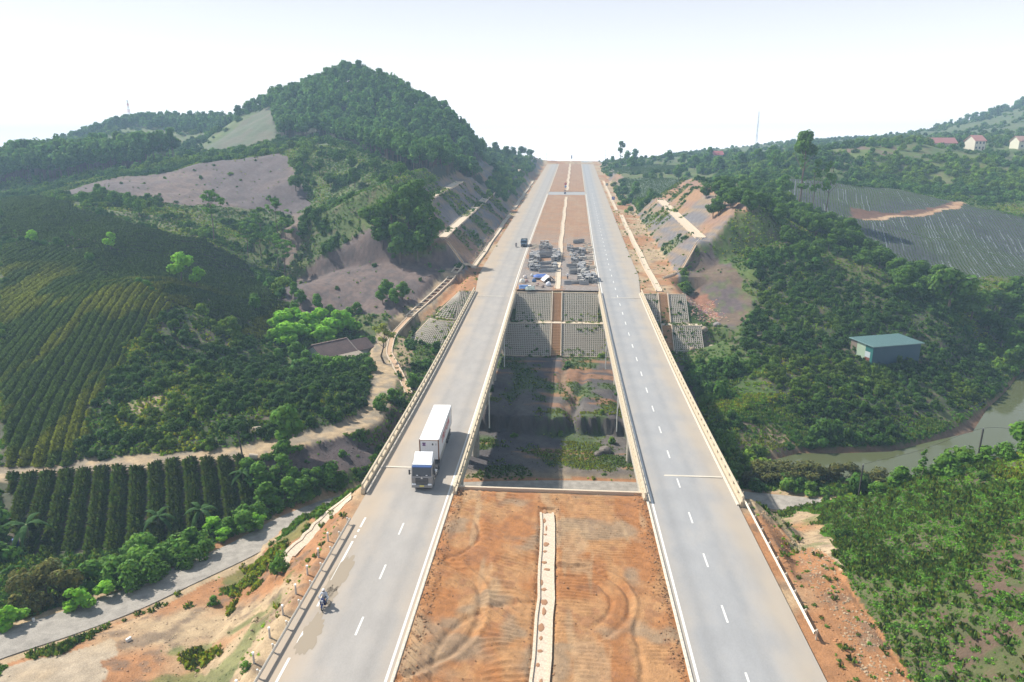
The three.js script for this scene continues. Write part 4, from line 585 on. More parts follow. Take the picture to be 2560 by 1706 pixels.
// ---------- small tipper ----------
{
  const D = 240, o = thing('tipper_truck', 'small blue tipper truck coming down the left carriageway', 'truck', [-12.95 + roadX(D), roadY(D) - .03, -D], .0), blue = new THREE.MeshPhysicalMaterial({ roughness: .35, clearcoat: .5 }); blue.color.setRGB(.025, .085, .17);
  const g = new THREE.ExtrudeGeometry(new THREE.Shape([[0, .5], [.02, 1.35], [-.3, 2.3], [-1.5, 2.35], [-1.5, .6]].map(p => new THREE.Vector2(...p))), { depth: 1.95, bevelEnabled: true, bevelSize: .05, bevelThickness: .05, bevelSegments: 2 }); g.translate(0, 0, -.975); g.rotateY(-Math.PI / 2); const cab = put('cab', g, blue, o);
  const scr = rb(1.85, .78, .05, .02, 0, 0, 0); scr.rotateX(-.3); scr.translate(0, 1.86, -.1); put('windscreen', scr, glassDark, cab); put('front_stripe', rb(1.9, .14, .05, .02, 0, 1.36, .06), mat([.4, .55, .7], .4), cab); put('grille', rb(1.4, .3, .05, .02, 0, .95, .07), blackPlastic, cab); put('bumper', rb(2.05, .3, .25, .06, 0, .5, .05), blackPlastic, o);
  for (const s of [-1, 1]) { put('headlight', rb(.26, .18, .08, .03, s * .76, .78, .07), lampGlass, o); put('mirror', rb(.12, .35, .1, .03, s * 1.2, 1.75, -.1), blackPlastic, o); }
  const green = mat([.1, .12, .13], .6); put('tipper_body', merge([box(2.2, .1, 4.2, 0, 1.05, -3.75), box(.08, 1.35, 4.2, -1.08, 1.75, -3.75), box(.08, 1.35, 4.2, 1.08, 1.75, -3.75), box(2.2, 1.45, .08, 0, 1.8, -1.66), box(2.2, 1.35, .08, 0, 1.75, -5.84)]), green, o);
  const load = new THREE.SphereGeometry(1, 18, 8, 0, 6.283, 0, Math.PI / 2).scale(1.02, .5, 2).translate(0, 1.8, -3.75); put('load', load, mat([.72, .71, .68], .9), o);
  put('chassis', box(.9, .25, 5.4, 0, .75, -3), blackPlastic, o); const w = new THREE.CylinderGeometry(.42, .42, .26, 20).rotateZ(Math.PI / 2); for (const [z, ws] of [[-.75, 1], [-4.4, 1.02]]) for (const s of [-1, 1]) { const q = put('wheel', w, tyreMat, o); q.position.set(s * .88 * ws, .42, z); }
}
// ---------- tiled house in the valley ----------
{
  const roofMap = grainTexture(256, (u, v) => { const row = (v * 16) % 1, c = (u * 20 + Math.floor(v * 16) * .5) % 1, n = tnoise(u, v, 24), m = tnoise(u, v, 5); const s = (.55 + .45 * Math.min(1, row * 3)) * (.75 + .25 * Math.sin(c * Math.PI)); return mixc([.085, .05, .046], [.13, .085, .078], n).map(q => q * s * (.8 + .4 * m)); });
  const tile = new THREE.MeshStandardMaterial({ map: roofMap, roughness: .9 }), wall = mat([.5, .5, .48], .9), o = thing('tiled_house', 'low house with dark brown tiled roof among bushes by the dirt track', 'house', [-52.4, groundY(-52.4, 150) + .1, -150], .863);
  const slope = (x0, x1, z0, y0, z1, y1, t = .12) => flat(sweep(2, i => { const x = i ? x1 : x0; return [[x, y0, z0], [x, y1, z1], [x, y1 - t, z1], [x, y0 - t, z0]].reverse(); }, (i, k, p) => [p[0] / 4, Math.hypot(p[2] - z0, p[1] - y0) / 4]));
  const gable = (x, w, h0, h1, t = .2) => { const s = new THREE.Shape([[-w, -1], [w, -1], [w, h0], [0, h1], [-w, h0]].map(p => new THREE.Vector2(...p))); const g = new THREE.ExtrudeGeometry(s, { depth: t, bevelEnabled: false }); g.rotateY(Math.PI / 2); g.translate(x - t / 2, 0, 0); return g; };
  put('wall', merge([gable(-4.1, 3.7, 2.6, 4.5), gable(4.1, 3.7, 2.6, 4.5), box(8, 3.6, .2, 0, .8, 3.6), box(8, 3.6, .2, 0, .8, -3.6)]), wall, o);
  const roof = put('roof', merge([slope(-4.7, 4.5, 0, 4.85, 4.4, 2.6), slope(-4.7, 4.5, 0, 4.85, -4.4, 2.6)]), tile, o); put('ridge_cap', bar([-4.8, 4.9, 0], [4.6, 4.9, 0], .3, .16), mat([.24, .17, .14], .9), roof); put('verge', merge([bar([4.5, 4.9, 0], [4.5, 2.66, 4.4], .2, .12), bar([4.5, 4.9, 0], [4.5, 2.66, -4.4], .2, .12)]), mat([.22, .18, .16], .9), roof);
  put('annexe_wall', merge([gable(9.6, 2.9, 2.2, 3.7), box(5, 3.2, .2, 6.9, .6, 2.8), box(5, 3.2, .2, 6.9, .6, -2.8)]), wall, o); put('annexe_roof', merge([slope(4.62, 10, 0, 4.1, 3.4, 2.2), slope(4.62, 10, 0, 4.1, -3.4, 2.2)]), tile, o);
  const sheet = []; for (let k = 0; k < 17; k++) sheet.push(bar([-.6 + k * .31, 2.62, 4.2], [-.5 + k * .33, 1.95, 8.2], .16, .05)); put('porch_roof', merge([flat(sweep(2, i => { const x = i ? 4.9 : -.7; return [[x, 2.6, 4.2], [x, 1.93, 8.3], [x, 1.88, 8.3], [x, 2.55, 4.2]].reverse(); })), ...sheet]), mat([.3, .25, .2], .8), o); for (const x of [-.4, 2.1, 4.6]) put('porch_post', rod([x, -1, 8], [x, 1.95, 8], .06), mat([.3, .26, .2], .9), o);
  put('door', box(1, 2, .1, 1.6, 1, 3.74), mat([.14, .08, .05], .7), o); for (const x of [-2.4, 3.2]) { const w = put('window', box(1.1, 1, .08, x, 1.5, 3.73), mat([.1, .14, .14], .3), o); put('window_frame', merge([box(1.2, .08, .12, x, 2.02, 3.74), box(1.2, .08, .12, x, .98, 3.74), box(.08, 1, .12, x, 1.5, 3.74)]), mat([.4, .35, .28], .8), w); }
}
// ---------- metal shed on the right terrace ----------
{
  const o = thing('metal_shed', 'blue-green sheet metal shed on the overgrown right terrace', 'shed', [69.5, groundY(72, 150) - .05, -148.4], .322), ribs = (w, h, n, x, y, z, ry, t = .05) => { const g = [box(w, h, t, 0, 0, 0)]; for (let k = 0; k < n; k++) g.push(box(w / n * .3, h, t * 1.3, -w / 2 + w / n * (k + .5), 0, t * .6)); const m = merge(g); m.rotateY(ry); m.translate(x, y, z); return m; };
  const navy = mat([.035, .085, .13], .5, { metalness: .2 });
  put('front_wall', ribs(12.5, 5.2, 32, 6.25, 2, 0, 0), navy, o); put('back_wall', ribs(12.5, 5.4, 24, 6.25, 2.1, -6.8, 0), navy, o); put('right_wall', ribs(6.8, 5.2, 18, 12.5, 2, -3.4, Math.PI / 2), navy, o);
  const L = (w, h, zc, yc, c, name) => put(name, ribs(w, h, Math.max(2, Math.round(w * 3)), -.02, yc, zc, -Math.PI / 2), mat(c, .6), o);
  L(1.9, 5.2, -5.85, 2, [.24, .19, .15], 'side_panel').userData.label = 'brown wall sheet'; L(2.6, 5.2, -3.55, 2, [.38, .48, .36], 'side_panel').userData.label = 'pale green wall sheet'; L(1.5, 1.5, -1.5, 3.85, [.03, .16, .15], 'side_panel').userData.label = 'teal wall sheet'; L(1.5, 1.3, -1.5, 2.4, [.5, .56, .58], 'side_panel').userData.label = 'whitish wall sheet'; L(1.5, 2.4, -1.5, .6, [.24, .09, .07], 'door').userData.label = 'rusty red door sheet'; L(.72, 5.2, -.38, 2, [.03, .16, .15], 'side_panel').userData.label = 'teal corner sheet';
  const g = []; for (let k = 0; k < 34; k++) g.push(bar([-.3 + k * .4, 4.68, .35], [-.3 + k * .4, 4.95, -7.15], .09, .07)); put('roof', merge([flat(sweep(2, i => { const x = i ? 13 : -.4; return [[x, 4.62, .4], [x, 4.9, -7.2], [x, 4.84, -7.2], [x, 4.56, .4]]; })), ...g]), mat([.12, .21, .215], .45, { metalness: .2 }), o); put('fascia', merge([bar([-.42, 4.6, .42], [13.02, 4.6, .42], .08, .2), bar([-.42, 4.6, .42], [-.42, 4.88, -7.2], .08, .2)]), mat([.16, .26, .26], .5), o);
}
// ---------- houses far off ----------
function farHouse(label, x, D, w, d, h, turn, roofC, wallC) {
  const o = thing('village_house', label, 'house', [x, groundY(x, D) - .3, -D], turn), W = mat(wallC, .9); const s = new THREE.Shape([[-d / 2, -1], [d / 2, -1], [d / 2, h], [0, h + d * .38], [-d / 2, h]].map(p => new THREE.Vector2(...p))), g = new THREE.ExtrudeGeometry(s, { depth: w, bevelEnabled: false }); g.rotateY(Math.PI / 2); g.translate(-w / 2, 0, 0); put('wall', g, W, o);
  put('roof', merge([1, -1].map(q => flat(sweep(2, i => { const xx = i ? w / 2 + .5 : -w / 2 - .5; const l = [[xx, h + d * .38 + .2, 0], [xx, h - .35, q * (d / 2 + .6)], [xx, h - .6, q * (d / 2 + .6)], [xx, h + d * .38 - .05, 0]]; return l; })))), mat(roofC, .85), o);
  for (let k = 0; k < 3; k++) for (let f = 0; f < (h > 4 ? 2 : 1); f++) { const xx = -w / 2 + w * (k + .5) / 3, win = put('window', box(1.1, 1.3, .1, xx, 1.7 + f * 3, d / 2 + .03), mat([.05, .07, .1], .3), o); put('window_frame', box(1.4, .12, .16, xx, 1 + f * 3, d / 2 + .06), W, win); }
  put('door', box(1.1, 2.1, .1, w * .33 - .2, 1.05, d / 2 + .05), mat([.12, .08, .05], .7), o);
}
farHouse('tall cream house with pinkish red roof on the right skyline', 262, 470, 8, 8, 6.2, .3, [.42, .2, .17], [.6, .55, .46]);
farHouse('long low house with faded red roof left of the tall cream house', 247, 482, 17, 8, 3.4, .1, [.36, .16, .15], [.5, .46, .42]);
farHouse('pale flat house at the foot of the far right green hill', 292, 470, 14, 7, 5, .2, [.4, .25, .2], [.6, .58, .46]);
farHouse('white gabled house at the right edge of the picture', 284, 420, 8, 9, 4, 1.3, [.12, .13, .16], [.6, .62, .66]);
farHouse('tiny house with red roof among the far central trees', 129.5, 600, 9, 7, 3.6, .2, [.4, .12, .12], [.5, .48, .46]);
// ---------- plants ----------
const leafMat = () => { const m = new THREE.MeshPhysicalMaterial({ vertexColors: true, roughness: .9, transmission: .42, thickness: 0, side: THREE.DoubleSide, specularIntensity: .15 }); m.color.setRGB(2.3, 2.5, 1.2); return m; };
const leaves = leafMat(), bark = mat([.13, .1, .075], .95), paleBark = mat([.26, .23, .19], .95);
// leaf-sized faces spread through ellipsoid lobes [x, y, z, rx, ry, rz]
function leafCloud({ n, leaf, lobes, seed, tone = [.05, .095, .024], vary = .35, long = 1.5, shell = .5 }) {
  const r = mulberry(seed), pos = [], nor = [], col = [], vol = lobes.map(l => l[3] * l[4] * l[5]), tot = vol.reduce((a, b) => a + b, 0), v = new THREE.Vector3(), a = new THREE.Vector3(), b = new THREE.Vector3(), nn = new THREE.Vector3();
  const put4 = (p, o, c) => { pos.push(p.x, p.y, p.z); nor.push(o.x, o.y, o.z); col.push(c[0], c[1], c[2]); };
  const lobeTone = lobes.map(() => .8 + .4 * r());
  for (let i = 0; i < n; i++) {
    let t = r() * tot, k = 0; while (k < lobes.length - 1 && (t -= vol[k]) > 0) k++;
    const L = lobes[k]; v.set(r() * 2 - 1, r() * 2 - 1, r() * 2 - 1).normalize(); const rr = shell + (1 - shell) * Math.sqrt(r());
    const p = new THREE.Vector3(L[0] + v.x * L[3] * rr, L[1] + v.y * L[4] * rr, L[2] + v.z * L[5] * rr);
    nn.set(v.x + (r() - .5) * 1.5, v.y + .45 + (r() - .5) * 1.3, v.z + (r() - .5) * 1.5).normalize();
    a.set(r() - .5, (r() - .5) * .7, r() - .5).cross(nn).normalize(); b.crossVectors(nn, a);
    const s = leaf * (.65 + .7 * r()), A = a.clone().multiplyScalar(s * long * .5), B = b.clone().multiplyScalar(s * .5);
    const o = nn.clone().multiplyScalar(.55).addScaledVector(v, .45).normalize(), q = lobeTone[k] * (1 - vary / 2 + vary * r()), y = (r() - .5) * .3, c = [tone[0] * q * (1 + y), tone[1] * q, tone[2] * q * (1 - y)];
    const P = [p.clone().add(A), p.clone().add(B), p.clone().sub(A), p.clone().sub(B)]; P[0].addScaledVector(nn, -s * .18); P[2].addScaledVector(nn, -s * .18);
    for (const j of [0, 1, 2, 0, 2, 3]) put4(P[j], o, c);
  }
  const g = new THREE.BufferGeometry(); g.setAttribute('position', new THREE.Float32BufferAttribute(pos, 3)); g.setAttribute('normal', new THREE.Float32BufferAttribute(nor, 3)); g.setAttribute('color', new THREE.Float32BufferAttribute(col, 3)); return g;
}
function lobesOf(seed, n, R, H0, H1, r0, r1, flatness = .8) { const r = mulberry(seed), l = []; for (let i = 0; i < n; i++) { const t = r(), y = lerp(H0, H1, t), k = Math.sqrt(Math.max(.05, 1 - (2 * t - .85) ** 2)), q = Math.sqrt(r()) * R * k, a = r() * 6.283, s = lerp(r0, r1, r()); l.push([Math.cos(a) * q, y, Math.sin(a) * q, s, s * flatness, s]); } return l; }
function trunkGeo(seed, h, r0, top, limbs = 4, lean = .3) {
  const r = mulberry(seed), l = [], p = [[0, -.5, 0]]; let x = 0, z = 0; for (let k = 1; k <= 4; k++) { x += (r() - .5) * lean; z += (r() - .5) * lean; p.push([x, h * k / 4, z]); }
  for (let k = 0; k < 4; k++) l.push(rod(p[k], p[k + 1], lerp(r0, top, k / 4), lerp(r0, top, (k + 1) / 4), 7));
  for (let i = 0; i < limbs; i++) { const t = .45 + .5 * r(), a = r() * 6.28, q = [lerp(0, x, t), h * t, lerp(0, z, t)], L = h * (.2 + .2 * r()); l.push(rod(q, [q[0] + Math.cos(a) * L * .8, q[1] + L * .75, q[2] + Math.sin(a) * L * .8], lerp(r0, top, t) * .6, .03, 5)); }
  return merge(l);
}
const DARK = [.038, .072, .02], MID = [.052, .1, .026], BRIGHT = [.1, .19, .032], LIME = [.13, .17, .035], BROWN = [.085, .062, .03], BLUE = [.038, .078, .04];
// kinds of tree, each of its own shape, 1 unit = 1 m at the height given
const KINDS = {
  broad: [0, 1, 2].map(k => ({ h: 9, t: trunkGeo(10 + k, 5, .22, .09), c: leafCloud({ n: 1300, leaf: .5, lobes: lobesOf(20 + k, 15, 2.5, 3.2, 8, 1.1, 1.8), seed: 30 + k, tone: DARK }) })),
  round: [0, 1].map(k => ({ h: 6, t: trunkGeo(40 + k, 3, .16, .07), c: leafCloud({ n: 900, leaf: .42, lobes: lobesOf(42 + k, 11, 1.7, 1.8, 5.2, .9, 1.3), seed: 44 + k, tone: MID }) })),
  bright: [0, 1].map(k => ({ h: 6, t: trunkGeo(50 + k, 3.6, .15, .06), c: leafCloud({ n: 620, leaf: .45, lobes: lobesOf(52 + k, 10, 1.7, 2.6, 5.5, .8, 1.2, .75), seed: 54 + k, tone: BRIGHT }) })),
  feather: [0, 1, 2].map(k => ({ h: 14, t: trunkGeo(60 + k, 11, .2, .07, 6, .6), c: leafCloud({ n: 900, leaf: .5, lobes: lobesOf(62 + k, 16, 4.2, 8, 13.2, .8, 1.5, .4), seed: 64 + k, tone: MID, shell: .2 }) })),
  tall: [0, 1].map(k => ({ h: 20, t: trunkGeo(70 + k, 16, .32, .1, 8, .8), c: leafCloud({ n: 1500, leaf: .62, lobes: [...lobesOf(72 + k, 12, 2.8, 12.5, 19, 1.2, 2.1), ...lobesOf(76 + k, 6, 2, 5, 11, .6, 1.2)], seed: 74 + k, tone: DARK }) })),
  slim: [0, 1].map(k => ({ h: 14, t: trunkGeo(80 + k, 12, .16, .05, 6, .8), c: leafCloud({ n: 520, leaf: .5, lobes: lobesOf(82 + k, 11, 1.3, 5, 13.4, .5, 1), seed: 84 + k, tone: MID, shell: .2 }) })),
  bush: [0, 1, 2].map(k => ({ h: 3, t: trunkGeo(90 + k, 1.4, .07, .03), c: leafCloud({ n: 850, leaf: .26, lobes: lobesOf(92 + k, 11, 1.35, .35, 2.4, .55, .9), seed: 95 + k, tone: MID }) })),
  lime: [0, 1].map(k => ({ h: 4, t: trunkGeo(100 + k, 2, .07, .03), c: leafCloud({ n: 900, leaf: .34, lobes: lobesOf(102 + k, 13, 1.5, .7, 3.4, .5, .85), seed: 104 + k, tone: BRIGHT }) })),
  rust: [0].map(k => ({ h: 5, t: trunkGeo(110, 2.4, .18, .07, 6), c: leafCloud({ n: 3600, leaf: .24, lobes: [...lobesOf(112, 18, 3.1, .8, 4, .8, 1.3), [1.6, 3.6, -1, 1.2, .8, 1.2]], seed: 114, tone: [.06, .055, .024], vary: .8 }) })),
  dry: [0, 1].map(k => ({ h: 3.4, t: trunkGeo(120 + k, 1.8, .06, .03, 7), c: leafCloud({ n: 620, leaf: .24, lobes: lobesOf(122 + k, 10, 1.5, .5, 2.7, .5, .85), seed: 124 + k, tone: [.058, .056, .03], shell: .1 }) })),
  yellow: [0].map(k => ({ h: 9, t: trunkGeo(130, 7, .24, .05, 9, 1.4), c: leafCloud({ n: 620, leaf: .36, lobes: lobesOf(132, 13, 2.6, 5, 8.6, .6, 1, .6), seed: 134, tone: [.13, .14, .04], shell: .1 }) })),
};
let treeSeed = mulberry(777);
function tree(kind, x, D, h, label, o = {}) {
  const K = KINDS[kind], v = K[Math.floor(treeSeed() * K.length)], s = h / v.h;
  const g = thing(o.name || (kind === 'bush' || kind === 'lime' || kind === 'dry' || kind === 'rust' ? 'bush' : 'tree'), label, o.category || (kind === 'bush' || kind === 'lime' || kind === 'dry' || kind === 'rust' ? 'bush' : 'tree'), [x, groundY(x, D) - .1, -D], treeSeed() * 6.28, o.group);
  g.scale.set(s * (o.w || 1), s, s * (o.w || 1)); put(o.name === 'bush' ? 'stem' : 'trunk', v.t, o.pale ? paleBark : bark, g); put(g.name.startsWith('bush') ? 'foliage' : 'crown', v.c, leaves, g); return g;
}
// single trees that stand out
[['bright', -153.2, 189.4, 4.6, 'bright green tree at the far left on the crop hill ridge'], ['bright', -129.2, 189, 5.6, 'round bright green tree on the crop hill above the dark bank'], ['slim', -156.2, 187.3, 5, 'thin sparse tree at the far left edge of the crop hill'], ['slim', -142, 191.5, 6, 'almost leafless slim tree on the crop hill ridge'], ['bright', -98.3, 169.9, 8.6, 'largest bright green tree on the crop hill'], ['bright', -94.4, 170.3, 6, 'smaller bright tree touching the largest one on the crop hill'],
  ['feather', -111.1, 214, 17, 'tall feathery tree standing against the purple ploughed field'], ['yellow', -38.3, 145.3, 9.6, 'sparse yellow-green tree between the house and the curved drain'], ['round', -96.2, 345, 9, 'lone light tree at the foot of the wooded hill'],
  ['tall', 86, 256, 26, 'tallest dark tree on the right ridge'], ['slim', 91, 256, 18, 'slim tree right of the tallest tree on the ridge'], ['slim', 94.5, 253, 19, 'slim bare-stemmed tree farthest right of the ridge group'], ['round', 84.5, 270, 9, 'rounded tree left behind the tallest ridge tree'], ['broad', 100.2, 177.9, 15, 'large spreading tree at the foot of the right crop field'],
  ['tall', 51, 610, 20, 'tall umbrella-topped tree on the far right skyline beside the road'], ['round', -41.3, 95.7, 7.6, 'vine-covered tree beside the dirt track']].forEach(([k, x, D, h, l]) => tree(k, x, D, h, l));
const several = (kind, list, h0, h1, label, group, o = {}) => list.forEach(([x, D]) => tree(kind, x, D, lerp(h0, h1, treeSeed()), label, { ...o, group }));
several('feather', [[-100.2, 214.1], [-96.6, 215.4], [-89.5, 211.7], [-85.1, 205.8], [-103.5, 232], [-93, 222], [-88, 216]], 10, 13.5, 'thin feathery tree in the gully below the purple field', 'gully trees');
several('round', [[-174.9, 243.5], [-175.6, 250.7], [-177.1, 259.4], [-171.5, 258.7], [-156.4, 242.9], [-148, 234.6], [-167, 250], [-160, 248], [-181, 262]], 4.5, 6.5, 'small dark tree in the thicket at the edge of the purple field', 'thicket at the purple field');
several('round', [[-69, 172.4], [-69.2, 176.3], [-63.8, 174.4], [-77.4, 167.5], [-72, 180]], 4, 5.5, 'small dark tree at the lower edge of the bare purple mound', 'trees at the mound');
several('lime', [[-63, 156], [-62.9, 161.7], [-60.3, 165], [-55.6, 161.5], [-53.5, 164], [-63.7, 152.1], [-59.7, 158.7], [-67.3, 158.8], [-57, 158], [-66, 163]], 5.5, 7.5, 'bright lime green clump behind the tiled house', 'bright clumps behind the house', { w: 1.3 });
several('bush', [[-56, 143.6], [-54.4, 138.3], [-52.2, 141], [-40.2, 139.4], [-45.6, 135.3], [-61.8, 142.3], [-59, 146], [-49, 137.5]], 3, 4.4, 'dark green bush crowding the front of the tiled house', 'bushes round the house');
several('broad', [[-53.4, 205.1], [-47, 200.6], [-41.9, 201.8], [-38.4, 204.6], [-51, 208.2], [-45.7, 208], [-41.4, 206.7], [-56, 207.9], [-48, 213], [-43, 212]], 11, 15, 'tall dark tree in the dense clump on the bare purple mound', 'clump on the mound');
several('round', [[-46.4, 176.4], [-43, 174.5], [-41.5, 178.3], [-46, 179.5]], 4.5, 6, 'green bushy tree below the bare purple mound', 'bushes below the mound');
several('bush', [[-55.1, 172.9], [-60, 173.5], [-52.8, 173.4], [-31.5, 116.7], [-30.9, 120.9], [-29.5, 133]], 2.4, 3.4, 'low bush beside the dirt track', 'bushes by the track');
several('broad', [[-96, 287.5], [-83.6, 280.6], [-105, 301], [-111.4, 288.2], [-114.6, 309], [-68.7, 268.1], [-90, 300], [-78, 292], [-60, 262]], 6, 9, 'dark tree on the green slope right of the purple field', 'trees on the green slope');
several('bush', [[-45.2, 61.6], [-44, 63.6], [-42.4, 67], [-41.3, 70], [-48.4, 68.8], [-39.9, 76.9], [-39.6, 81.2], [-38.3, 84.1], [-36.4, 87.4], [-47.3, 62.3], [-45.5, 68.5], [-44.1, 71.8], [-33.3, 92.5], [-36.1, 89.5], [-46.2, 64.8], [-43.4, 68.6], [-42.6, 72.2], [-47.2, 66.4], [-41.6, 76.2], [-41, 79.6], [-44.8, 66.2], [-49.6, 64.6], [-40, 84.4], [-38, 89.6], [-50, 62], [-35, 91.4]], 2.2, 3.8, 'leafy green bush lining the village lane', 'bushes along the lane', { w: 1.15 });
several('lime', [[-41.3, 74.4], [-43.4, 75.8], [-52.1, 53.1], [-47.9, 57.2], [-46.6, 59.6], [-38.9, 79]], 1.8, 3, 'bright green bush lining the village lane', 'bright bushes along the lane', { w: 1.3 });
tree('rust', -52.4, 58.4, 5.4, 'broad rust-brown bush in the lower left corner beside the lane');
several('bush', [[-40.1, 90.9], [-38, 87.2], [-44.4, 88.4], [-42.1, 87.5], [-41, 93.5]], 2.6, 4, 'vine-smothered bush between the dirt track and the lane', 'vine bushes', { w: 1.2 });
[['bush', -27.4, 60.5, 2.4, 'bushy shrub on the orange slope left of the guardrail'], ['bush', -34.7, 59.2, 1.3, 'low shrub on the orange slope near the lane'], ['bush', -22.9, 42.6, 1, 'small round shrub beside the near end of the guardrail'], ['bush', -26.3, 69.2, 1.6, 'shrub at the head of the washed-out gully by the left bridge']].forEach(([k, x, D, h, l]) => tree(k, x, D, h, l));
several('broad', [[114.8, 177.9], [115.8, 172], [128.7, 195.8], [113.4, 182], [123.5, 189.9], [108.1, 181.2], [125.7, 186.4], [118.9, 189.7], [121, 178], [130, 182], [112, 168]], 7, 11, 'dark tree on the right shore below the crop field', 'trees on the right shore');
several('dry', [[31, 99.8], [32.5, 100.4], [34, 100.6], [35.6, 100.4], [37.2, 100], [38.8, 99.4], [40.4, 98.8], [42, 98.4], [43.8, 98.2], [45.6, 98], [47.4, 97.6], [49, 97.2], [33.4, 102.4], [36.6, 102]], 2.8, 4.2, 'dark brownish bush in the hedge along the near pond shore', 'hedge along the pond', { w: 1.2 });
several('bush', [[39.5, 77.5], [42, 77.6], [44.6, 78.2], [47, 78.4], [49.5, 78.6], [52, 79], [54.4, 79.4], [56.8, 80], [59, 80.6], [61.5, 81], [46, 76], [53, 77], [57, 78]], 1.6, 3, 'leafy shrub along the crest of the near right hill', 'shrubs along the hill crest', { w: 1.1 });
[['slim', 44, 77, 4.2, 'young open-branched tree on the near right hill crest'], ['round', 57, 79, 5.2, 'leafy young tree at the right edge of the near hill crest']].forEach(([k, x, D, h, l]) => tree(k, x, D, h, l));
several('round', [[74.9, 582.4], [88, 588.5], [99.6, 453.1], [114.2, 458.5], [120.8, 442.8], [52.1, 526.6], [89.7, 457.7], [41.8, 389.3], [73.7, 442.6], [123.1, 597.1], [90.7, 486.2], [113.8, 382.8], [129.5, 446.7], [105, 520], [140, 480], [150, 520], [95, 560], [125, 410], [135, 400], [60, 640], [70, 680]], 7, 12, 'hazy tree scattered over the far right fields', 'trees on the far right fields');
several('broad', [[-41.7, 612], [-41, 535.7], [-30, 690], [-52, 560], [-48, 590], [-36, 650], [-60, 530], [-33, 720]], 8, 13, 'hazy tree on the far left bank near the crest', 'trees on the far left bank');
// banana plants
{
  const blade = []; for (let k = 0; k < 8; k++) { const a = k * .785 + (k % 2) * .3, L = 1.7 + (k % 3) * .25, w = .24, up = .75 - (k % 3) * .28, P = []; for (let i = 0; i <= 5; i++) { const t = i / 5, d = L * t, y = 1.5 + up * d * 1.4 - .55 * d * d, ww = w * Math.sin(Math.PI * (.12 + .84 * t)) + .01; P.push([Math.cos(a) * d, y, Math.sin(a) * d, -Math.sin(a) * ww, Math.cos(a) * ww]); } blade.push(flat(sweep(6, i => { const p = P[i]; return [[p[0] + p[3], p[1] - .06, p[2] + p[4]], [p[0], p[1], p[2]], [p[0] - p[3], p[1] - .06, p[2] - p[4]], [p[0], p[1] - .03, p[2]]]; }))); }
  const lm = new THREE.MeshPhysicalMaterial({ roughness: .85, transmission: .3, thickness: 0, side: THREE.DoubleSide, specularIntensity: .1 }); lm.color.setRGB(.05, .11, .03); const st = mat([.16, .17, .07], .8);
  [[-64.2, 70.6, 1.5, 'banana plant at the far left of the rowed plot beside a blue drum'], [-50.3, 75.3, 1.25, 'drooping banana plant at the lower edge of the rowed plot'], [-45.7, 77.5, 1.35, 'banana plant with upright leaf at the lower edge of the rowed plot'], [-44.2, 86.7, 1.2, 'banana plant near the pole beside the dirt track']].forEach(([x, D, s, l], i) => { const g = thing('banana_plant', l, 'banana plant', [x, groundY(x, D) - .05, -D], i * 1.3, 'banana plants'); g.scale.setScalar(s); put('stem', rod([0, 0, 0], [0, 1.55, 0], .13, .08, 8), st, g); blade.forEach(b => put('leaf', b, lm, g)); });
}
// ---------- scatter ----------
function copies(name, geo, material, list, label, category) {
  const m = new THREE.InstancedMesh(geo, material, list.length), M = new THREE.Matrix4(), q = new THREE.Quaternion(), e = new THREE.Euler(), c = new THREE.Color();
  list.forEach(([x, y, z, s, turn, col, sy = s, tilt = 0], i) => { e.set(tilt, turn, 0, 'YXZ'); q.setFromEuler(e); M.compose(new THREE.Vector3(x, y, z), q, new THREE.Vector3(s, sy, s)); m.setMatrixAt(i, M); if (col) m.setColorAt(i, c.setRGB(...col)); });
  m.castShadow = m.receiveShadow = true; m.name = numbered(name); scene.add(m); return stuff(m, label, category);
}
const inView = (x, D, m = 34) => { const u = (x - .8 + D * .0708), f = D; return Math.abs(u) < f * .79 + m; };
const shrubGeo = [0, 1, 2].map(k => leafCloud({ n: 340, leaf: .17, lobes: lobesOf(200 + k, 6, .62, .12, .8, .3, .48), seed: 210 + k, tone: [.05, .09, .024], vary: .5 }));
const weedGeo = [0, 1].map(k => leafCloud({ n: 46, leaf: .1, lobes: lobesOf(220 + k, 4, .26, .04, .26, .12, .2), seed: 224 + k, tone: [.07, .125, .024], vary: .6 }));
const tuftGeo = (() => { const r = mulberry(5), p = [], n = [], c = []; for (let k = 0; k < 26; k++) { const a = r() * 6.28, l = .12 + .3 * r(), h = .25 + .3 * r(), w = .014, x = Math.cos(a), z = Math.sin(a), o = .14 * r(), q = .7 + .6 * r(), dry = r() < .25 ? 1.6 : 1; const P = [[x * o - z * w, 0, z * o + x * w], [x * o + z * w, 0, z * o - x * w], [x * (o + l * .5), h, z * (o + l * .5)], [x * (o + l), h * .78, z * (o + l)]]; for (const j of [0, 1, 2, 2, 1, 3]) { p.push(...P[j]); n.push(x * .25, .95, z * .25); c.push(.085 * q * dry, .125 * q, .03 * q); } } const g = new THREE.BufferGeometry(); g.setAttribute('position', new THREE.Float32BufferAttribute(p, 3)); g.setAttribute('normal', new THREE.Float32BufferAttribute(n, 3)); g.setAttribute('color', new THREE.Float32BufferAttribute(c, 3)); return g; })();
const clodGeo = (() => { const g = new THREE.IcosahedronGeometry(1, 0), p = g.attributes.position; for (let i = 0; i < p.count; i++) { const k = .7 + .5 * hash2(Math.round(p.getX(i) * 50), Math.round(p.getY(i) * 50 + p.getZ(i) * 91)); p.setXYZ(i, p.getX(i) * k, p.getY(i) * k * .65, p.getZ(i) * k); } g.computeVertexNormals(); return g; })();
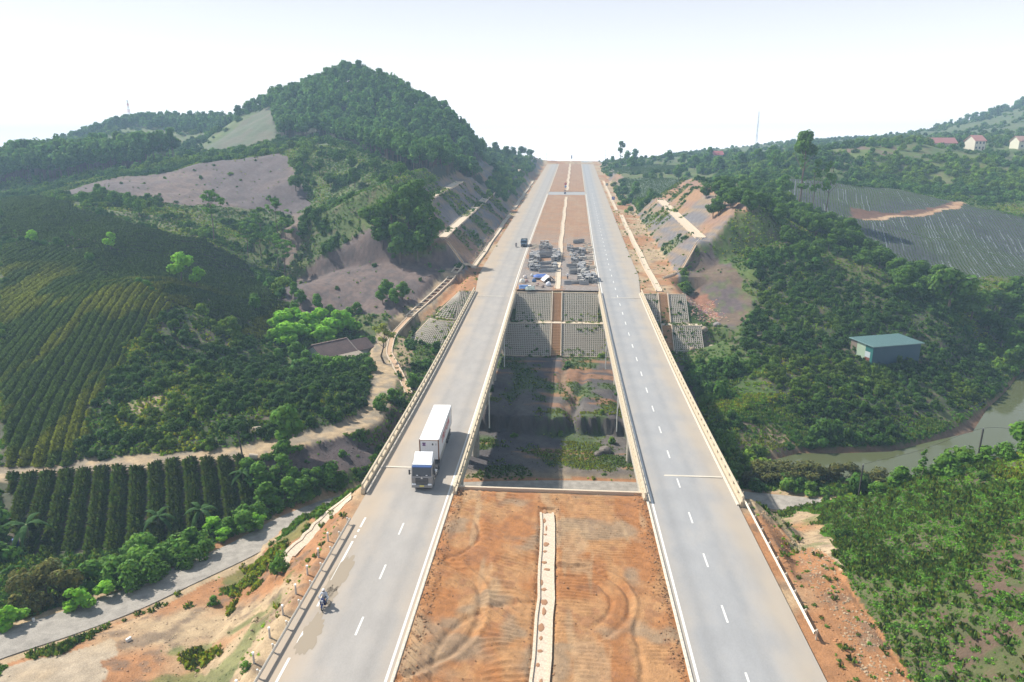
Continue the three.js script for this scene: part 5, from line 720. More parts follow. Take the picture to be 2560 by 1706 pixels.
{
  const r = mulberry(4242), weeds = [[], []], tufts = [], shrubs = [[], [], []], big = [[], []], clods = [];
  const green = (x, D) => { const n = fbm(x / 11, D / 11, 3), m = fbm(x / 40 + 6, D / 40, 2), j = .75 + .5 * r(); return [(.7 + .75 * sstep(.45, .68, n)) * j, (.8 + .45 * sstep(.42, .68, n)) * j, (.9 + .2 * m) * j]; };
  const clear = (x, D) => { const X = Math.abs(x - roadX(D)); if (X < 22.4 && (D < 84 || D > 170)) return true; for (const L of LANES) if (D > L.lo && D < L.hi && segDist(L.p, x, D)[0] < L.w + .2) return true; if (x > 28 && D < 200 && D > 90 && signedDist(POND, x, D) < .2) return true; return false; };
  // near and middle ground cover
  for (let i = 0; i < 610000; i++) {
    const D = i < 250000 ? Math.sqrt(lerp(34 * 34, 130 * 130, r())) : Math.sqrt(lerp(130 * 130, 340 * 340, r())), x = (r() * 2 - 1) * (D * .82 + 36) - D * .07; if (!inView(x, D) || clear(x, D)) continue;
    const h = groundY(x, D), k = soilOf(x, D, h), n = fbm(x / 4.5 + 60, D / 4.5, 3), q = r(); let p = 0, tuft = .3;
    if (k === 'wild') p = (.3 + .7 * sstep(.32, .5, n)) * (D > 130 ? .6 : D < 90 && x > 22 ? .75 : 1); else if (k === 'brownhill') p = .15 + .6 * sstep(.48, .6, n); else if (k === 'cutface') { p = .35 * sstep(.54, .64, fbm(x / 9, D / 9, 4)); tuft = .7; } else if (k === 'paleslope' || k === 'terrace') p = .4; else if (k === 'dirtleft') { p = .9 * sstep(.57, .64, n); tuft = .7; } else if (k === 'bareright') p = .6 * sstep(.56, .66, n); else if (k === 'valley') { p = (D > 116 && D < 122 ? .05 : .75) * sstep(.44, .6, fbm(x / 6 + 11, D / 6, 4)); tuft = .96; } else if (k === 'scrub') p = .45; else if (k === 'bare') p = .35; else if (k === 'plough') p = .01; else if (k === 'abutment') p = .8 * sstep(.42, .55, n); else if (k === 'shoulder') p = .04; else if (k === 'verge') p = .05;
    if (q < p) { if (r() < tuft) tufts.push([x, h - .03, -D, (k === 'valley' ? .3 : .6) + (k === 'valley' ? .35 : .7) * r(), r() * 6.28, green(x, D)]); else { const low = k !== 'wild' || (D < 90 && x > 22), c = green(x, D); weeds[i & 1].push([x, h - .05, -D, (low ? .45 : .7) + (low ? .6 : .9) * r(), r() * 6.28, low ? c.map(v => v * 1.3) : c]); }; }
    else if (r() < (k === 'shoulder' ? .5 : k === 'dirtleft' || k === 'bareright' ? .3 : k === 'valley' ? .12 : k === 'plough' ? .5 : k === 'brownhill' ? .15 : .02)) { const c = soilColour(k, x + 1.3, D, h), j = .8 + .7 * r(); if (D < 160) clods.push([x, h, -D, .035 + .11 * r() ** 3, r() * 6.28, c.map(v => v * j)]); }
  }
  for (let i = 0; i < 110000; i++) {   // fine weeds on the near right hill
    const D = lerp(36, 88, r()), x = lerp(25, 98, r()); if (!inView(x, D, 30) || clear(x, D)) continue; const h = groundY(x, D), k = soilOf(x, D, h), n = fbm(x / 3.2 + 8, D / 3.2, 3); if (k !== 'wild' && k !== 'brownhill') continue;
    if (r() < (k === 'wild' ? .35 + .65 * sstep(.3, .48, n) : .1 + .5 * sstep(.5, .6, n))) weeds[i & 1].push([x, h - .04, -D, .25 + .4 * r(), r() * 6.28, green(x, D).map((v, q) => v * [1.5, 1.45, 1.1][q])]);
  }
  for (let i = 0; i < 106000; i++) {   // shrubs
    const D = Math.sqrt(lerp(36 * 36, 400 * 400, r())), x = (r() * 2 - 1) * (D * .84 + 36) - D * .07; if (!inView(x, D) || clear(x, D)) continue;
    const h = groundY(x, D), k = soilOf(x, D, h), n = fbm(x / 10 + 20, D / 10, 3); let p = 0, s = .5 + 1.1 * r() ** 2;
    if (k === 'wild') p = D < 90 && x > 22 ? .025 : .06 + .9 * sstep(.4, .6, n); else if (k === 'scrub') { p = .25 + .7 * sstep(.3, .45, n); s = .6 + 1.3 * r() ** 1.5; } else if (k === 'terrace') p = .25; else if (k === 'cutface') { p = .5 * sstep(.56, .66, fbm(x / 9, D / 9, 4)); s *= .8; } else if (k === 'rightcut') { p = .3 * sstep(.45, .6, n); s *= .7; } else if (k === 'valley') p = .02; else if (k === 'plough') p = D > 150 ? .012 : .02; else if (k === 'bare') p = .1; else if (k === 'abutment') { p = .35 * sstep(.45, .6, n); s *= .5; } else if (k === 'paleslope') p = .12;
    if (r() < p) { if (k === 'wild') s *= .75 + 1.1 * sstep(.45, .7, n); const c = green(x, D), dk = k === 'scrub' ? .68 : 1; shrubs[i % 3].push([x, h - .1, -D, s, r() * 6.28, c.map(v => v * dk), s * (.8 + .5 * r())]); }
  }
  for (let i = 0; i < 30000; i++) {   // thickets and far woodland patches
    const D = Math.sqrt(lerp(330 * 330, (i < 14000 ? 620 : 1250) ** 2, r())), x = (r() * 2 - 1) * (D * .84 + 14) - D * .07; if (!inView(x, D, 20) || Math.abs(x - roadX(D)) < 30) continue;
    const k = zoneAt(x, D), n = fbm(x / 45 + 20, D / 45, 3); if (k !== 'wild' && k !== 'terrace') continue; if (r() < .12 + .85 * sstep(.42, .56, n)) { const h = groundY(x, D), s = 1.6 + 2.4 * r(); big[i & 1].push([x, h - .3, -D, s, r() * 6.28, green(x, D), s * (.8 + .5 * r())]); }
  }
  weeds.forEach((l, k) => copies('ground_cover', weedGeo[k], leaves, l, k ? 'leafy weeds covering the near slopes, darker kind' : 'leafy weeds covering the near slopes', 'weeds'));
  copies('grass_tufts', tuftGeo, leaves, tufts, 'grass tufts scattered over slopes and valley floor', 'grass');
  shrubs.forEach((l, k) => copies('scrub', shrubGeo[k], leaves, l, ['low scrub covering the hillsides', 'low scrub mixed over the hillsides', 'low scrub between fields and roadworks'][k], 'scrub'));
  big.forEach((l, k) => copies('far_thicket', shrubGeo[k], leaves, l, k ? 'hazy thickets on the far plain and hills' : 'hazy thickets on far hills', 'thicket'));
  copies('earth_clods', clodGeo, new THREE.MeshStandardMaterial({ roughness: .95 }), clods, 'loose clods and stones lying on bare earth', 'stones');
  console.log('weeds', weeds[0].length * 2, 'tufts', tufts.length, 'shrubs', shrubs[0].length * 3, 'big', big[0].length * 2, 'clods', clods.length);
}
// ---------- woods ----------
{
  const r = mulberry(99), crowns = [0, 1, 2].map(k => leafCloud({ n: 330, leaf: .85, lobes: lobesOf(300 + k, 9, 1.9, 5.5, 9.6, 1, 1.7), seed: 310 + k, tone: BLUE.map((v, i) => v * [1.25, 1.15, 1][i]), vary: .6 })), trunk = trunkGeo(320, 7, .16, .08, 2);
  const spots = [], W = ZONES.filter(z => z.kind === 'wood');
  const ridge = [[-470, 598], [-388, 626], [-318, 592], [-250, 552], [-207, 512], [-165, 476]], stand = [[-330, 330], [-279, 340], [-252, 352], [-222, 364]], farHill = [[520, 905], [560, 900], [640, 900]], rightRidge = [[62, 262], [74, 244], [84, 226], [90, 208], [96, 192], [100, 182]], rightSide = [[52, 236], [60, 222], [66, 210], [76, 198]];
  const strip = (P, w, n, s0, s1, tag_) => { const L = []; for (let i = 0; i < P.length - 1; i++) L.push(Math.hypot(P[i + 1][0] - P[i][0], P[i + 1][1] - P[i][1])); const T = L.reduce((a, b) => a + b, 0); for (let k = 0; k < n; k++) { let t = r() * T, i = 0; while (i < L.length - 1 && t > L[i]) t -= L[i++]; const u = t / L[i]; spots.push([lerp(P[i][0], P[i + 1][0], u) + (r() - .5) * 2 * w, lerp(P[i][1], P[i + 1][1], u) + (r() - .5) * 2 * w, lerp(s0, s1, r()), tag_]); } };
  for (const z of W) { const [a, b, c, d] = z.b, area = (b - a) * (d - c); for (let i = 0; i < area / 13; i++) { const x = lerp(a, b, r()), D = lerp(c, d, r()); if (inPoly(z.p, x, D) && soilOf(x, D, groundY(x, D)) === 'wood') spots.push([x, D, .8 + .45 * r(), 'hill']); } }
  strip(ridge, 20, 620, .9, 1.3, 'ridge'); strip(stand, 13, 420, 1.25, 1.6, 'stand'); strip(farHill, 60, 320, 1, 1.5, 'far'); strip(rightRidge, 9, 88, .6, 1, 'right'); strip(rightSide, 7, 30, .5, .85, 'right');
  const named = { hill: ['tree at the near edge of the wooded conical hill', 'trees of the wooded hill'], stand: ['straight tree in the dark plantation at the far left', 'trees of the left plantation'], right: ['dense dark tree on the ridge right of the cutting', 'trees of the right ridge'] };
  const group = { hill: [], ridge: [], stand: [], far: [], right: [] }; spots.forEach(s => { if (inView(s[0], s[1], 15) && Math.abs(s[0] - roadX(s[1])) > 44) group[s[3]].push(s); });
  const solo = [...group.right, ...group.hill.sort((a, b) => a[1] - b[1]).slice(0, 110), ...group.stand.sort((a, b) => a[1] - b[1]).slice(0, 60)], rest = spots.filter(s => !solo.includes(s) && inView(s[0], s[1], 15) && Math.abs(s[0] - roadX(s[1])) > 44);
  for (const [x, D, s, kind] of solo) { const y = groundY(x, D) - .2, right = kind === 'right', g = thing('wood_tree', named[kind][0], 'tree', [x, y, -D], r() * 6.28, named[kind][1]); const v = right ? KINDS.broad[Math.floor(r() * 3)] : null; const q = right ? s * .98 : s; g.scale.set(q, q * (right ? .92 : 1), q); put('trunk', v ? v.t : trunk, bark, g); put('crown', v ? v.c : crowns[Math.floor(r() * 3)], leaves, g); }
  const list = [[], [], []], tl = []; rest.forEach(([x, D, s, kind], i) => { const y = groundY(x, D) - (kind === 'ridge' || kind === 'far' ? 3.6 * s : .2), t = r() * 6.28, j = .8 + .45 * r(); list[i % 3].push([x, y, -D, s, t, [j, j, j], s * (.9 + .25 * r())]); tl.push([x, y, -D, s, t]); });
  list.forEach((l, k) => copies('wood_crowns', crowns[k], leaves, l, ['dense canopy of the wooded hill and ridge', 'tree crowns mixed through the hill wood', 'deeper green crowns of the hill wood'][k], 'wood'));
  copies('wood_trunks', trunk, bark, tl, 'trunks inside the hill wood', 'wood'); console.log('wood', solo.length, rest.length);
}
// ---------- crops: rosettes of stiff leaves in rows ----------
{
  const rosette = (seed, n, w) => { const r = mulberry(seed), p = [], no = [], c = []; for (let k = 0; k < n; k++) { const a = k * 2.4 + r() * .4, t = k / n, l = .3 + .35 * t, h = .75 - .45 * t, x = Math.cos(a), z = Math.sin(a), q = .75 + .5 * r(); const P = [[-z * w, .05, x * w], [z * w, .05, -x * w], [x * l * .55 - z * w * .8, h * .85, z * l * .55 + x * w * .8], [x * l, h * .8, z * l]]; for (const j of [0, 1, 2, 2, 1, 3]) { p.push(...P[j]); no.push(x * .45, .8, z * .45); c.push(.041 * q, .064 * q, .022 * q); } } const g = new THREE.BufferGeometry(); g.setAttribute('position', new THREE.Float32BufferAttribute(p, 3)); g.setAttribute('normal', new THREE.Float32BufferAttribute(no, 3)); g.setAttribute('color', new THREE.Float32BufferAttribute(c, 3)); return g; };
  const R1 = rosette(1, 13, .06), R2 = rosette(2, 11, .07), r = mulberry(321);
  const rows = (kind, dir, pitch, gap, pair, curve, f) => { const out = [], z = ZONES.filter(q => q.kind === kind); for (const Z of z) { const [a, b, c, d] = Z.b, cx = (a + b) / 2, cd = (c + d) / 2, L = Math.hypot(b - a, d - c) / 2 + 5, ca = Math.cos(dir), sa = Math.sin(dir); for (let v = -L; v < L; v += pitch) for (let u = -L; u < L; u += gap) for (const o of pair) { const w = v + o + curve(u, v) + (r() - .5) * .12, uu = u + (r() - .5) * gap * .6, x = cx + uu * sa + w * ca, D = cd + uu * ca - w * sa; if (x < a || x > b || D < c || D > d || r() < .06) continue; if (!inView(x, D, 6) || zoneAt(x, D) !== kind) continue; const h = groundY(x, D); const t = f(x, D); if (t) out.push([x, h - .02, -D, t[0], r() * 6.28, t[1]]); } } return out; };
  const tint = (x, D) => { const y = sstep(.5, .66, fbm(x / 6 + 3, D / 16, 4)) * sstep(120, 105, Math.abs(D - 60)), j = .75 + .5 * r(); return [(1 + 1.5 * y) * j, (1 + .75 * y) * j, (1 + .1 * y) * j]; };
  const front = rows('fieldfront', -.26, 1.95, .42, [-.45, .05, .5], (u) => .0022 * u * u, (x, D) => [1 + .25 * r(), tint(x, D)]);
  const back = rows('fieldback', 1.2, 2, .5, [-.35, .25], (u) => .002 * u * u, (x, D) => [1.05 + .25 * r(), tint(x, D)]);
  const low = rows('fieldlow', -.52, 2.3, .36, [-.5, 0, .5], () => 0, (x, D) => [1.15 + .35 * r(), [.75 + .3 * r(), .75 + .2 * r(), .75]]);
  copies('crop_plants', R1, leaves, front, 'spiky crop plants in rows on the near left hill, partly yellowing', 'crops');
  copies('crop_plants', R2, leaves, back, 'spiky crop plants on the far face of the left hill', 'crops');
  copies('crop_plants', R1, leaves, low, 'dark crop rows in the plot below the dirt track', 'crops');
  const right = rows('fieldright', .31, 1.0, .7, [0], () => 0, (x, D) => [.34 + .16 * r(), [1.4 + .6 * r(), 1.45 + .5 * r(), 2]]);
  copies('crop_plants', R2, leaves, right, 'young crop rows on the right hillside field', 'crops');
  const far = rows('fieldfar', 1.35, 2.4, 1.3, [0], () => 0, () => [1.1 + .4 * r(), [1.2, 1.3, 1.1]]); copies('crop_plants', R2, leaves, far, 'pale crop rows on the far right field by the road', 'crops');
  console.log('crops', front.length, back.length, low.length, right.length, far.length);
  // strips of mulch film between the young rows
  const film = new THREE.MeshStandardMaterial({ roughness: .35 }); film.color.setRGB(.15, .165, .17); const Z = ZONES.find(q => q.kind === 'fieldright'), [a, b, c, d] = Z.b, cx = (a + b) / 2, cd = (c + d) / 2, ca = Math.cos(.31), sa = Math.sin(.31), geos = [];
  for (let v = -90; v < 90; v += 1) { let run = []; for (let u = -95; u <= 95; u += 3) { const w = v + .5, x = cx + u * sa + w * ca, D = cd + u * ca - w * sa, ok = x > a && x < b && D > c && D < d && zoneAt(x, D) === 'fieldright' && fbm(x / 12, D / 12, 2) > .36 && vnoise(v * 3.1, u / 30) > .62; if (ok) run.push([x, D]); if (!ok || u > 92) { if (run.length > 2) { const q = run; geos.push(flat(sweep(q.length, i => { const [x, D] = q[i], h = groundY(x, D); return [[x - .16 * ca, h - .05, -D - .16 * sa], [x - .16 * ca, h + .04, -D - .16 * sa], [x + .16 * ca, h + .04, -D + .16 * sa], [x + .16 * ca, h - .05, -D + .16 * sa]]; }))); } run = []; } } }
  const m = put('mulch_film', merge(geos), film); stuff(m, 'pale strips of mulch film between the crop rows on the right field', 'mulch film');
}
// ---------- precast concrete pieces stored on the median ----------
{
  const grey = [0, 1, 2].map(k => { const m = new THREE.MeshStandardMaterial({ map: soilGrain, roughness: .92 }); m.color.setRGB(...[[.4, .4, .42], [.33, .34, .36], [.5, .49, .47]][k]); return m; }), tanC = new THREE.MeshStandardMaterial({ map: soilGrain, roughness: .92 }); tanC.color.setRGB(.58, .52, .43);
  const hollow = merge([box(.9, .13, 1, 0, .065, 0), box(.9, .13, 1, 0, .635, 0), box(.14, .44, 1, -.38, .35, 0), box(.14, .44, 1, .38, .35, 0)]), slab = new RoundedBoxGeometry(1.5, .22, .5, 1, .02).translate(0, .11, 0), beam = merge([box(2, .4, .12, 0, .2, -.2), box(2, .4, .12, 0, .2, .2), box(2, .1, .5, 0, .05, 0)]), kerbStone = new RoundedBoxGeometry(1, .28, .3, 1, .03).translate(0, .14, 0);
  [hollow, slab, beam, kerbStone].forEach(g => g.scale(1.22, 1.15, 1.22)); const r = mulberry(808), base = (x, D) => [roadX(D) + x, roadY(D) + .08, -D];
  const block = (geo, m, x, D, lift, turn, label, group, name) => { const o = put(name, geo, m); const p = base(x, D); o.position.set(p[0], p[1] + lift, p[2]); o.rotation.y = turn; return tag(o, label, 'concrete block', group); };
  const walls = [[-7.4, 228.8, -1.2, 229.9, 2, 'left long back row'], [-6.6, 220.7, -2.1, 221.7, 4, 'highest left row'], [-6.2, 208.6, -2.7, 210.7, 2, 'left middle row'], [-4.9, 203, -1.6, 203.8, 2, 'left row before the middle one'], [-5.7, 198.2, -1, 199.6, 2, 'left row just behind the blue tarpaulin'], [4.6, 247.5, 8.2, 249.9, 3, 'farthest right row'], [3.6, 233.3, 6.8, 235.8, 2, 'second farthest right row'], [2.8, 206.5, 5.7, 207.9, 2, 'right row third from the worker'], [2.9, 201.9, 5.6, 202.7, 2, 'right row second from the worker'], [3, 196.4, 5.7, 197.7, 3, 'right row just behind the worker'], [2, 183.5, 5.7, 184.7, 2, 'nearest right row above the grassy slope'], [6.2, 183.5, 8.2, 183.6, 2, 'short nearest row by the right kerb']];
  for (const [x0, d0, x1, d1, n, where] of walls) { const L = Math.hypot(x1 - x0, d1 - d0), k = Math.max(1, Math.round(L / 2.1)), turn = Math.atan2(d1 - d0, x1 - x0); for (let c = 0; c < n; c++) for (let i = 0; i < k; i++) { const t = (i + .5) / k; block(beam, grey[(i + c) % 3], lerp(x0, x1, t), lerp(d0, d1, t) + (r() - .5) * .2, c * .47, turn + (r() - .5) * .04, 'grey trough-shaped precast piece in the ' + where, 'precast troughs, ' + where, 'concrete_trough'); } }
  const clusters = [[-9.2, -6.5, 214.5, 224, 22, 'hollow', 'left heap beside the highest row'], [-2.2, 0, 213.5, 229, 20, 'hollow', 'heap between the highest row and the median drain'], [-8.8, -6, 200, 209, 20, 'hollow', 'left heap behind the tarpaulins'], [-1.5, -.9, 198.5, 210, 10, 'mix', 'heap along the left side of the median drain'], [-7.2, -2.6, 234.5, 245, 16, 'mix', 'farthest left heap'], [-9.9, -7.2, 229, 245, 12, 'tan', 'tan row along the left kerb'], [2.9, 4.3, 225, 243, 10, 'mix', 'heap along the right side of the median drain'], [4.3, 8, 211, 231, 34, 'mix', 'big central heap on the right half'], [6, 7.7, 194.5, 207, 16, 'hollow', 'heap beside the rows near the worker'], [8.4, 10.6, 226, 249, 18, 'tan', 'far tan row along the right kerb'], [8.2, 10.6, 203, 223, 18, 'tan', 'near tan row along the right kerb'], [5.9, 10.4, 185.2, 193.5, 24, 'hollow', 'nearest heap by the right kerb']];
  for (const [x0, x1, d0, d1, n, kind, where] of clusters) { const used = []; for (let i = 0; i < n; i++) { let x, D, ok, tries = 0; do { x = lerp(x0, x1, r()); D = lerp(d0, d1, r()); ok = used.every(u => Math.hypot(u[0] - x, u[1] - D) > .98); } while (!ok && tries++ < 40); used.push([x, D]); const q = r(); if (kind === 'tan') block(q < .6 ? slab : kerbStone, tanC, x, D, 0, (r() - .5) * .5, 'tan precast slab in the ' + where, 'tan slabs, ' + where, 'concrete_slab'); else { const h = kind === 'hollow' || q < .45; block(h ? hollow : q < .75 ? kerbStone : slab, grey[i % 3], x, D, 0, kind === 'hollow' ? (r() - .5) * .5 : r() * 3.1, (h ? 'grey hollow precast block in the ' : 'grey solid precast block in the ') + where, 'precast blocks, ' + where, h ? 'hollow_block' : 'concrete_slab'); if (h && r() < .7) block(hollow, grey[(i + 1) % 3], x, D, .81, (r() - .5) * .4, 'grey hollow precast block in the ' + where, 'precast blocks, ' + where, 'hollow_block'); } } }
}
// ---------- heap of belongings under tarpaulins ----------
{
  const cloth = (w, d, f, t = .03) => { const n = 16, a = [], b = []; const g = sweep(n + 1, i => { const u = i / n * 2 - 1, l = []; for (let k = 0; k <= n; k++) { const v = k / n * 2 - 1; l.push([u * w / 2, f(u, v), v * d / 2]); } for (let k = n; k >= 0; k--) { const v = k / n * 2 - 1; l.push([u * w / 2, f(u, v) - t, v * d / 2]); } return l; }); g.computeVertexNormals(); return g; };
  const at = (x, D) => [x + roadX(D), roadY(D) + .1, -D], fold = (u, v, s) => (fbm(u * 2.2 + s, v * 2.2 + s, 3) - .5) * .5;
  const sheet = (name, label, x, D, w, d, f, c, turn = 0, cat = 'tarpaulin') => { const o = put(name, cloth(w, d, f), mat(c, .6, { side: THREE.DoubleSide })); o.position.set(...at(x, D)); o.rotation.y = turn; return tag(o, label, cat); };
  sheet('tarpaulin', 'blue tarpaulin draped over goods on the median', -4.9, 190, 4, 2.6, (u, v) => 1.25 * (1 - .55 * Math.abs(v) ** 1.5) * (1 - .25 * u ** 4) + fold(u, v, 1), [.07, .14, .4], .1);
  sheet('tarpaulin', 'pale pinkish tent tarpaulin open at the front', -2.7, 186.6, 3.4, 3, (u, v) => 1.75 - 1.45 * Math.abs(u) ** 1.15 + fold(u, v, 4) * .35, [.6, .55, .55], .35);
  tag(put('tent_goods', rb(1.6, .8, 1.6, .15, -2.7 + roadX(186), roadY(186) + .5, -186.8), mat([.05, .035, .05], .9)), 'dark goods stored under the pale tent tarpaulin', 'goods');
  sheet('tarpaulin', 'blue sheet hanging over a frame at the left kerb', -8.9, 176.8, 2.4, 1.4, (u, v) => 1.1 - .5 * (v > 0 ? v * 1.6 : 0) + fold(u, v, 8) * .5, [.1, .2, .42], .1);
  sheet('plastic_sheet', 'white plastic sheet beside the blue hanging sheet', -8, 178, 2.2, 1.6, (u, v) => .75 + fold(u, v, 2) - .3 * v * v, [.74, .76, .78], -.2, 'plastic sheet');
  sheet('plastic_sheet', 'grey-green sheet at the edge above the slope grid', -7.2, 176.2, 2.6, 1.8, (u, v) => .6 - .35 * v + fold(u, v, 6), [.2, .24, .22], .1, 'plastic sheet');
  const sack = (x, D, s, c, label) => { const g = new THREE.SphereGeometry(1, 18, 12), p = g.attributes.position; for (let i = 0; i < p.count; i++) { const k = 1 + (fbm(p.getX(i) * 2 + x, p.getY(i) * 2 + p.getZ(i) * 2, 3) - .5) * .5; p.setXYZ(i, p.getX(i) * k, Math.max(-.35, p.getY(i) * k), p.getZ(i) * k); } g.computeVertexNormals(); g.scale(s, s * 1.1, s * .8); const o = put('sack', g, mat(c, .8)); const q = at(x, D); o.position.set(q[0], q[1] + s * .36, q[2]); tag(o, label, 'sack'); };
  sack(-2.4, 181.5, .75, [.62, .64, .7], 'large white sack in front of the tent tarpaulin'); sack(-9.7, 184.6, .8, [.66, .64, .56], 'cream sack by the left kerb'); sack(-8.6, 185.6, .55, [.45, .3, .26], 'reddish sack behind the cream sack'); sack(-6.5, 186, .6, [.06, .12, .24], 'dark blue sack left of the tent tarpaulin'); sack(-9.3, 190.5, .6, [.62, .55, .5], 'pale sack behind the reddish sack'); sack(-7.4, 193, .5, [.5, .5, .5], 'grey sack next to the blue tarpaulin'); sack(-5.4, 181.8, .5, [.35, .22, .2], 'brown sack among the planks'); sack(-3.9, 179.5, .45, [.2, .14, .12], 'dark brown sack near the stair head');
  const r = mulberry(61); [[-6.2, 183.6, 'longest'], [-5.2, 180.6, 'middle'], [-6.6, 181, 'left'], [-4.3, 182.2, 'shortest']].forEach(([x, D, w], i) => { const o = put('plank', new THREE.BoxGeometry(1.9 - i * .25, .07, .24), mat([.5, .42, .33], .9)); const q = at(x, D); o.position.set(q[0], q[1] + .25 + .1 * i, q[2]); o.rotation.set((r() - .5) * .3, r() * 1.4 - .7, (r() - .5) * .25); tag(o, w + ' loose plank in the heap of goods', 'plank'); });
}
// ---------- guardrails ----------
function guardrail(label, s, x0, d0, d1, caps) {
  const o = thing('guardrail', label, 'guardrail', [s * x0, roadY(d0) - .3, -d0]), q = o.position, n = Math.round((d1 - d0) / 2.7), own = g => { g.translate(-q.x, -q.y, -q.z); return g; };
  const st = stations(d0, d1, () => 1.35), steel = mat([.62, .55, .45], .5, { metalness: .3 });
  put('beam', own(flat(sweep(st.length, i => { const D = st[i], X = s * (x0 - .14) + roadX(D), y = roadY(D) - .12; return [[0, .42], [.07, .47], [.07, .52], [0, .58], [.07, .64], [.07, .69], [0, .74], [-.02, .74], [.05, .69], [.05, .64], [-.02, .58], [.05, .52], [.05, .47], [-.02, .42]].map(([a, b]) => [X - s * a, y + b, -D]); }))), steel, o);
  for (let k = 0; k <= n; k++) { const D = lerp(d0 + .2, d1 - .2, k / n), X = roadX(D) + s * (x0 + .12), y = roadY(D) - .4; const p = put('post', own(rod([X, y - .4, -D], [X, y + 1.06, -D], .07, .07, 10)), steel, o); put('post_cap', own(new THREE.SphereGeometry(.085, 10, 6, 0, 6.283, 0, 1.57).scale(1, .6, 1).translate(X, y + 1.05, -D)), caps, p); put('block', own(box(.2, .3, .12, X - s * .14, y + .82, -D)), steel, p); }
}
guardrail('long beige guardrail with round posts beside the motorbike', -1, 21.15, 30, 63.6, mat([.72, .7, .66], .6));
guardrail('pale guardrail with brown posts along the right road edge', 1, 22.0, 48.6, 75, mat([.4, .33, .25], .7));
{ const r = mulberry(3); for (let k = 0; k < 9; k++) { const D = 37.2 + k * 2.9, x = -22.3 - .1 * r(), o = thing('marker_post', 'short white marker post behind the long guardrail', 'marker post', [x, groundY(x, D) - .05, -D], 0, 'white marker posts behind the guardrail'); put('post', new THREE.CylinderGeometry(.07, .09, .95, 10).translate(0, .45, 0), mat([.45, .42, .38], .8), o); put('cap', new THREE.CylinderGeometry(.1, .1, .16, 12).translate(0, .96, 0), mat([.8, .79, .76], .6), o); } }
[[-41.7, 69.3, 'white lane stone between the lane bushes and the asphalt'], [-44.9, 63.4, 'white lane stone beneath the bushes at mid left'], [-50.4, 54.2, 'upright white lane stone near the rust-brown bush'], [-38.8, 51.5, 'white block lying on the orange earth bank']].forEach(([x, D, l], i) => { const o = put('lane_stone', new RoundedBoxGeometry(i === 2 ? .22 : .5, i === 2 ? .6 : .34, .24, 2, .04).translate(0, .15, 0), mat([.74, .73, .7], .8)); o.position.set(x, groundY(x, D), -D); o.rotation.y = .4 * i; tag(o, l, 'lane stone'); });
// damp silt washed over the left edge
{ const s = mat([.275, .225, .165], .85); for (const [x, D, w, l] of [[-19, 46.4, .9, 2.6], [-19.2, 54.5, .8, 3], [-19.1, 51, .6, 1.6]]) { const sh = new THREE.Shape(); for (let k = 0; k < 60; k++) { const a = k / 60 * 6.283, q = .35 + 1.2 * fbm(Math.cos(a) * 2.5 + x, Math.sin(a) * 2.5 + D, 4), X = Math.cos(a) * w * q, Y = Math.sin(a) * l * q; k ? sh.lineTo(X, Y) : sh.moveTo(X, Y); } const g = new THREE.ShapeGeometry(sh); g.rotateX(-Math.PI / 2); g.rotateZ(.012); g.translate(x, roadY(D) - .012 * (Math.abs(x) - 11.25) + .009, -D); put('silt_patch', g, s, roads[-1]); } }
channel('broken_channel', 'broken pale concrete channel washed out beside the left guardrail end', onGround([[-22.9, 70.2], [-24.5, 69.6], [-25.8, 67.8], [-26.6, 65.2], [-27.4, 63.2], [-28, 61]], .12), 1.2, { jig: .35, floor: .16, floorMat: channelMat, hi: .24, wall: .4, n: 14 });
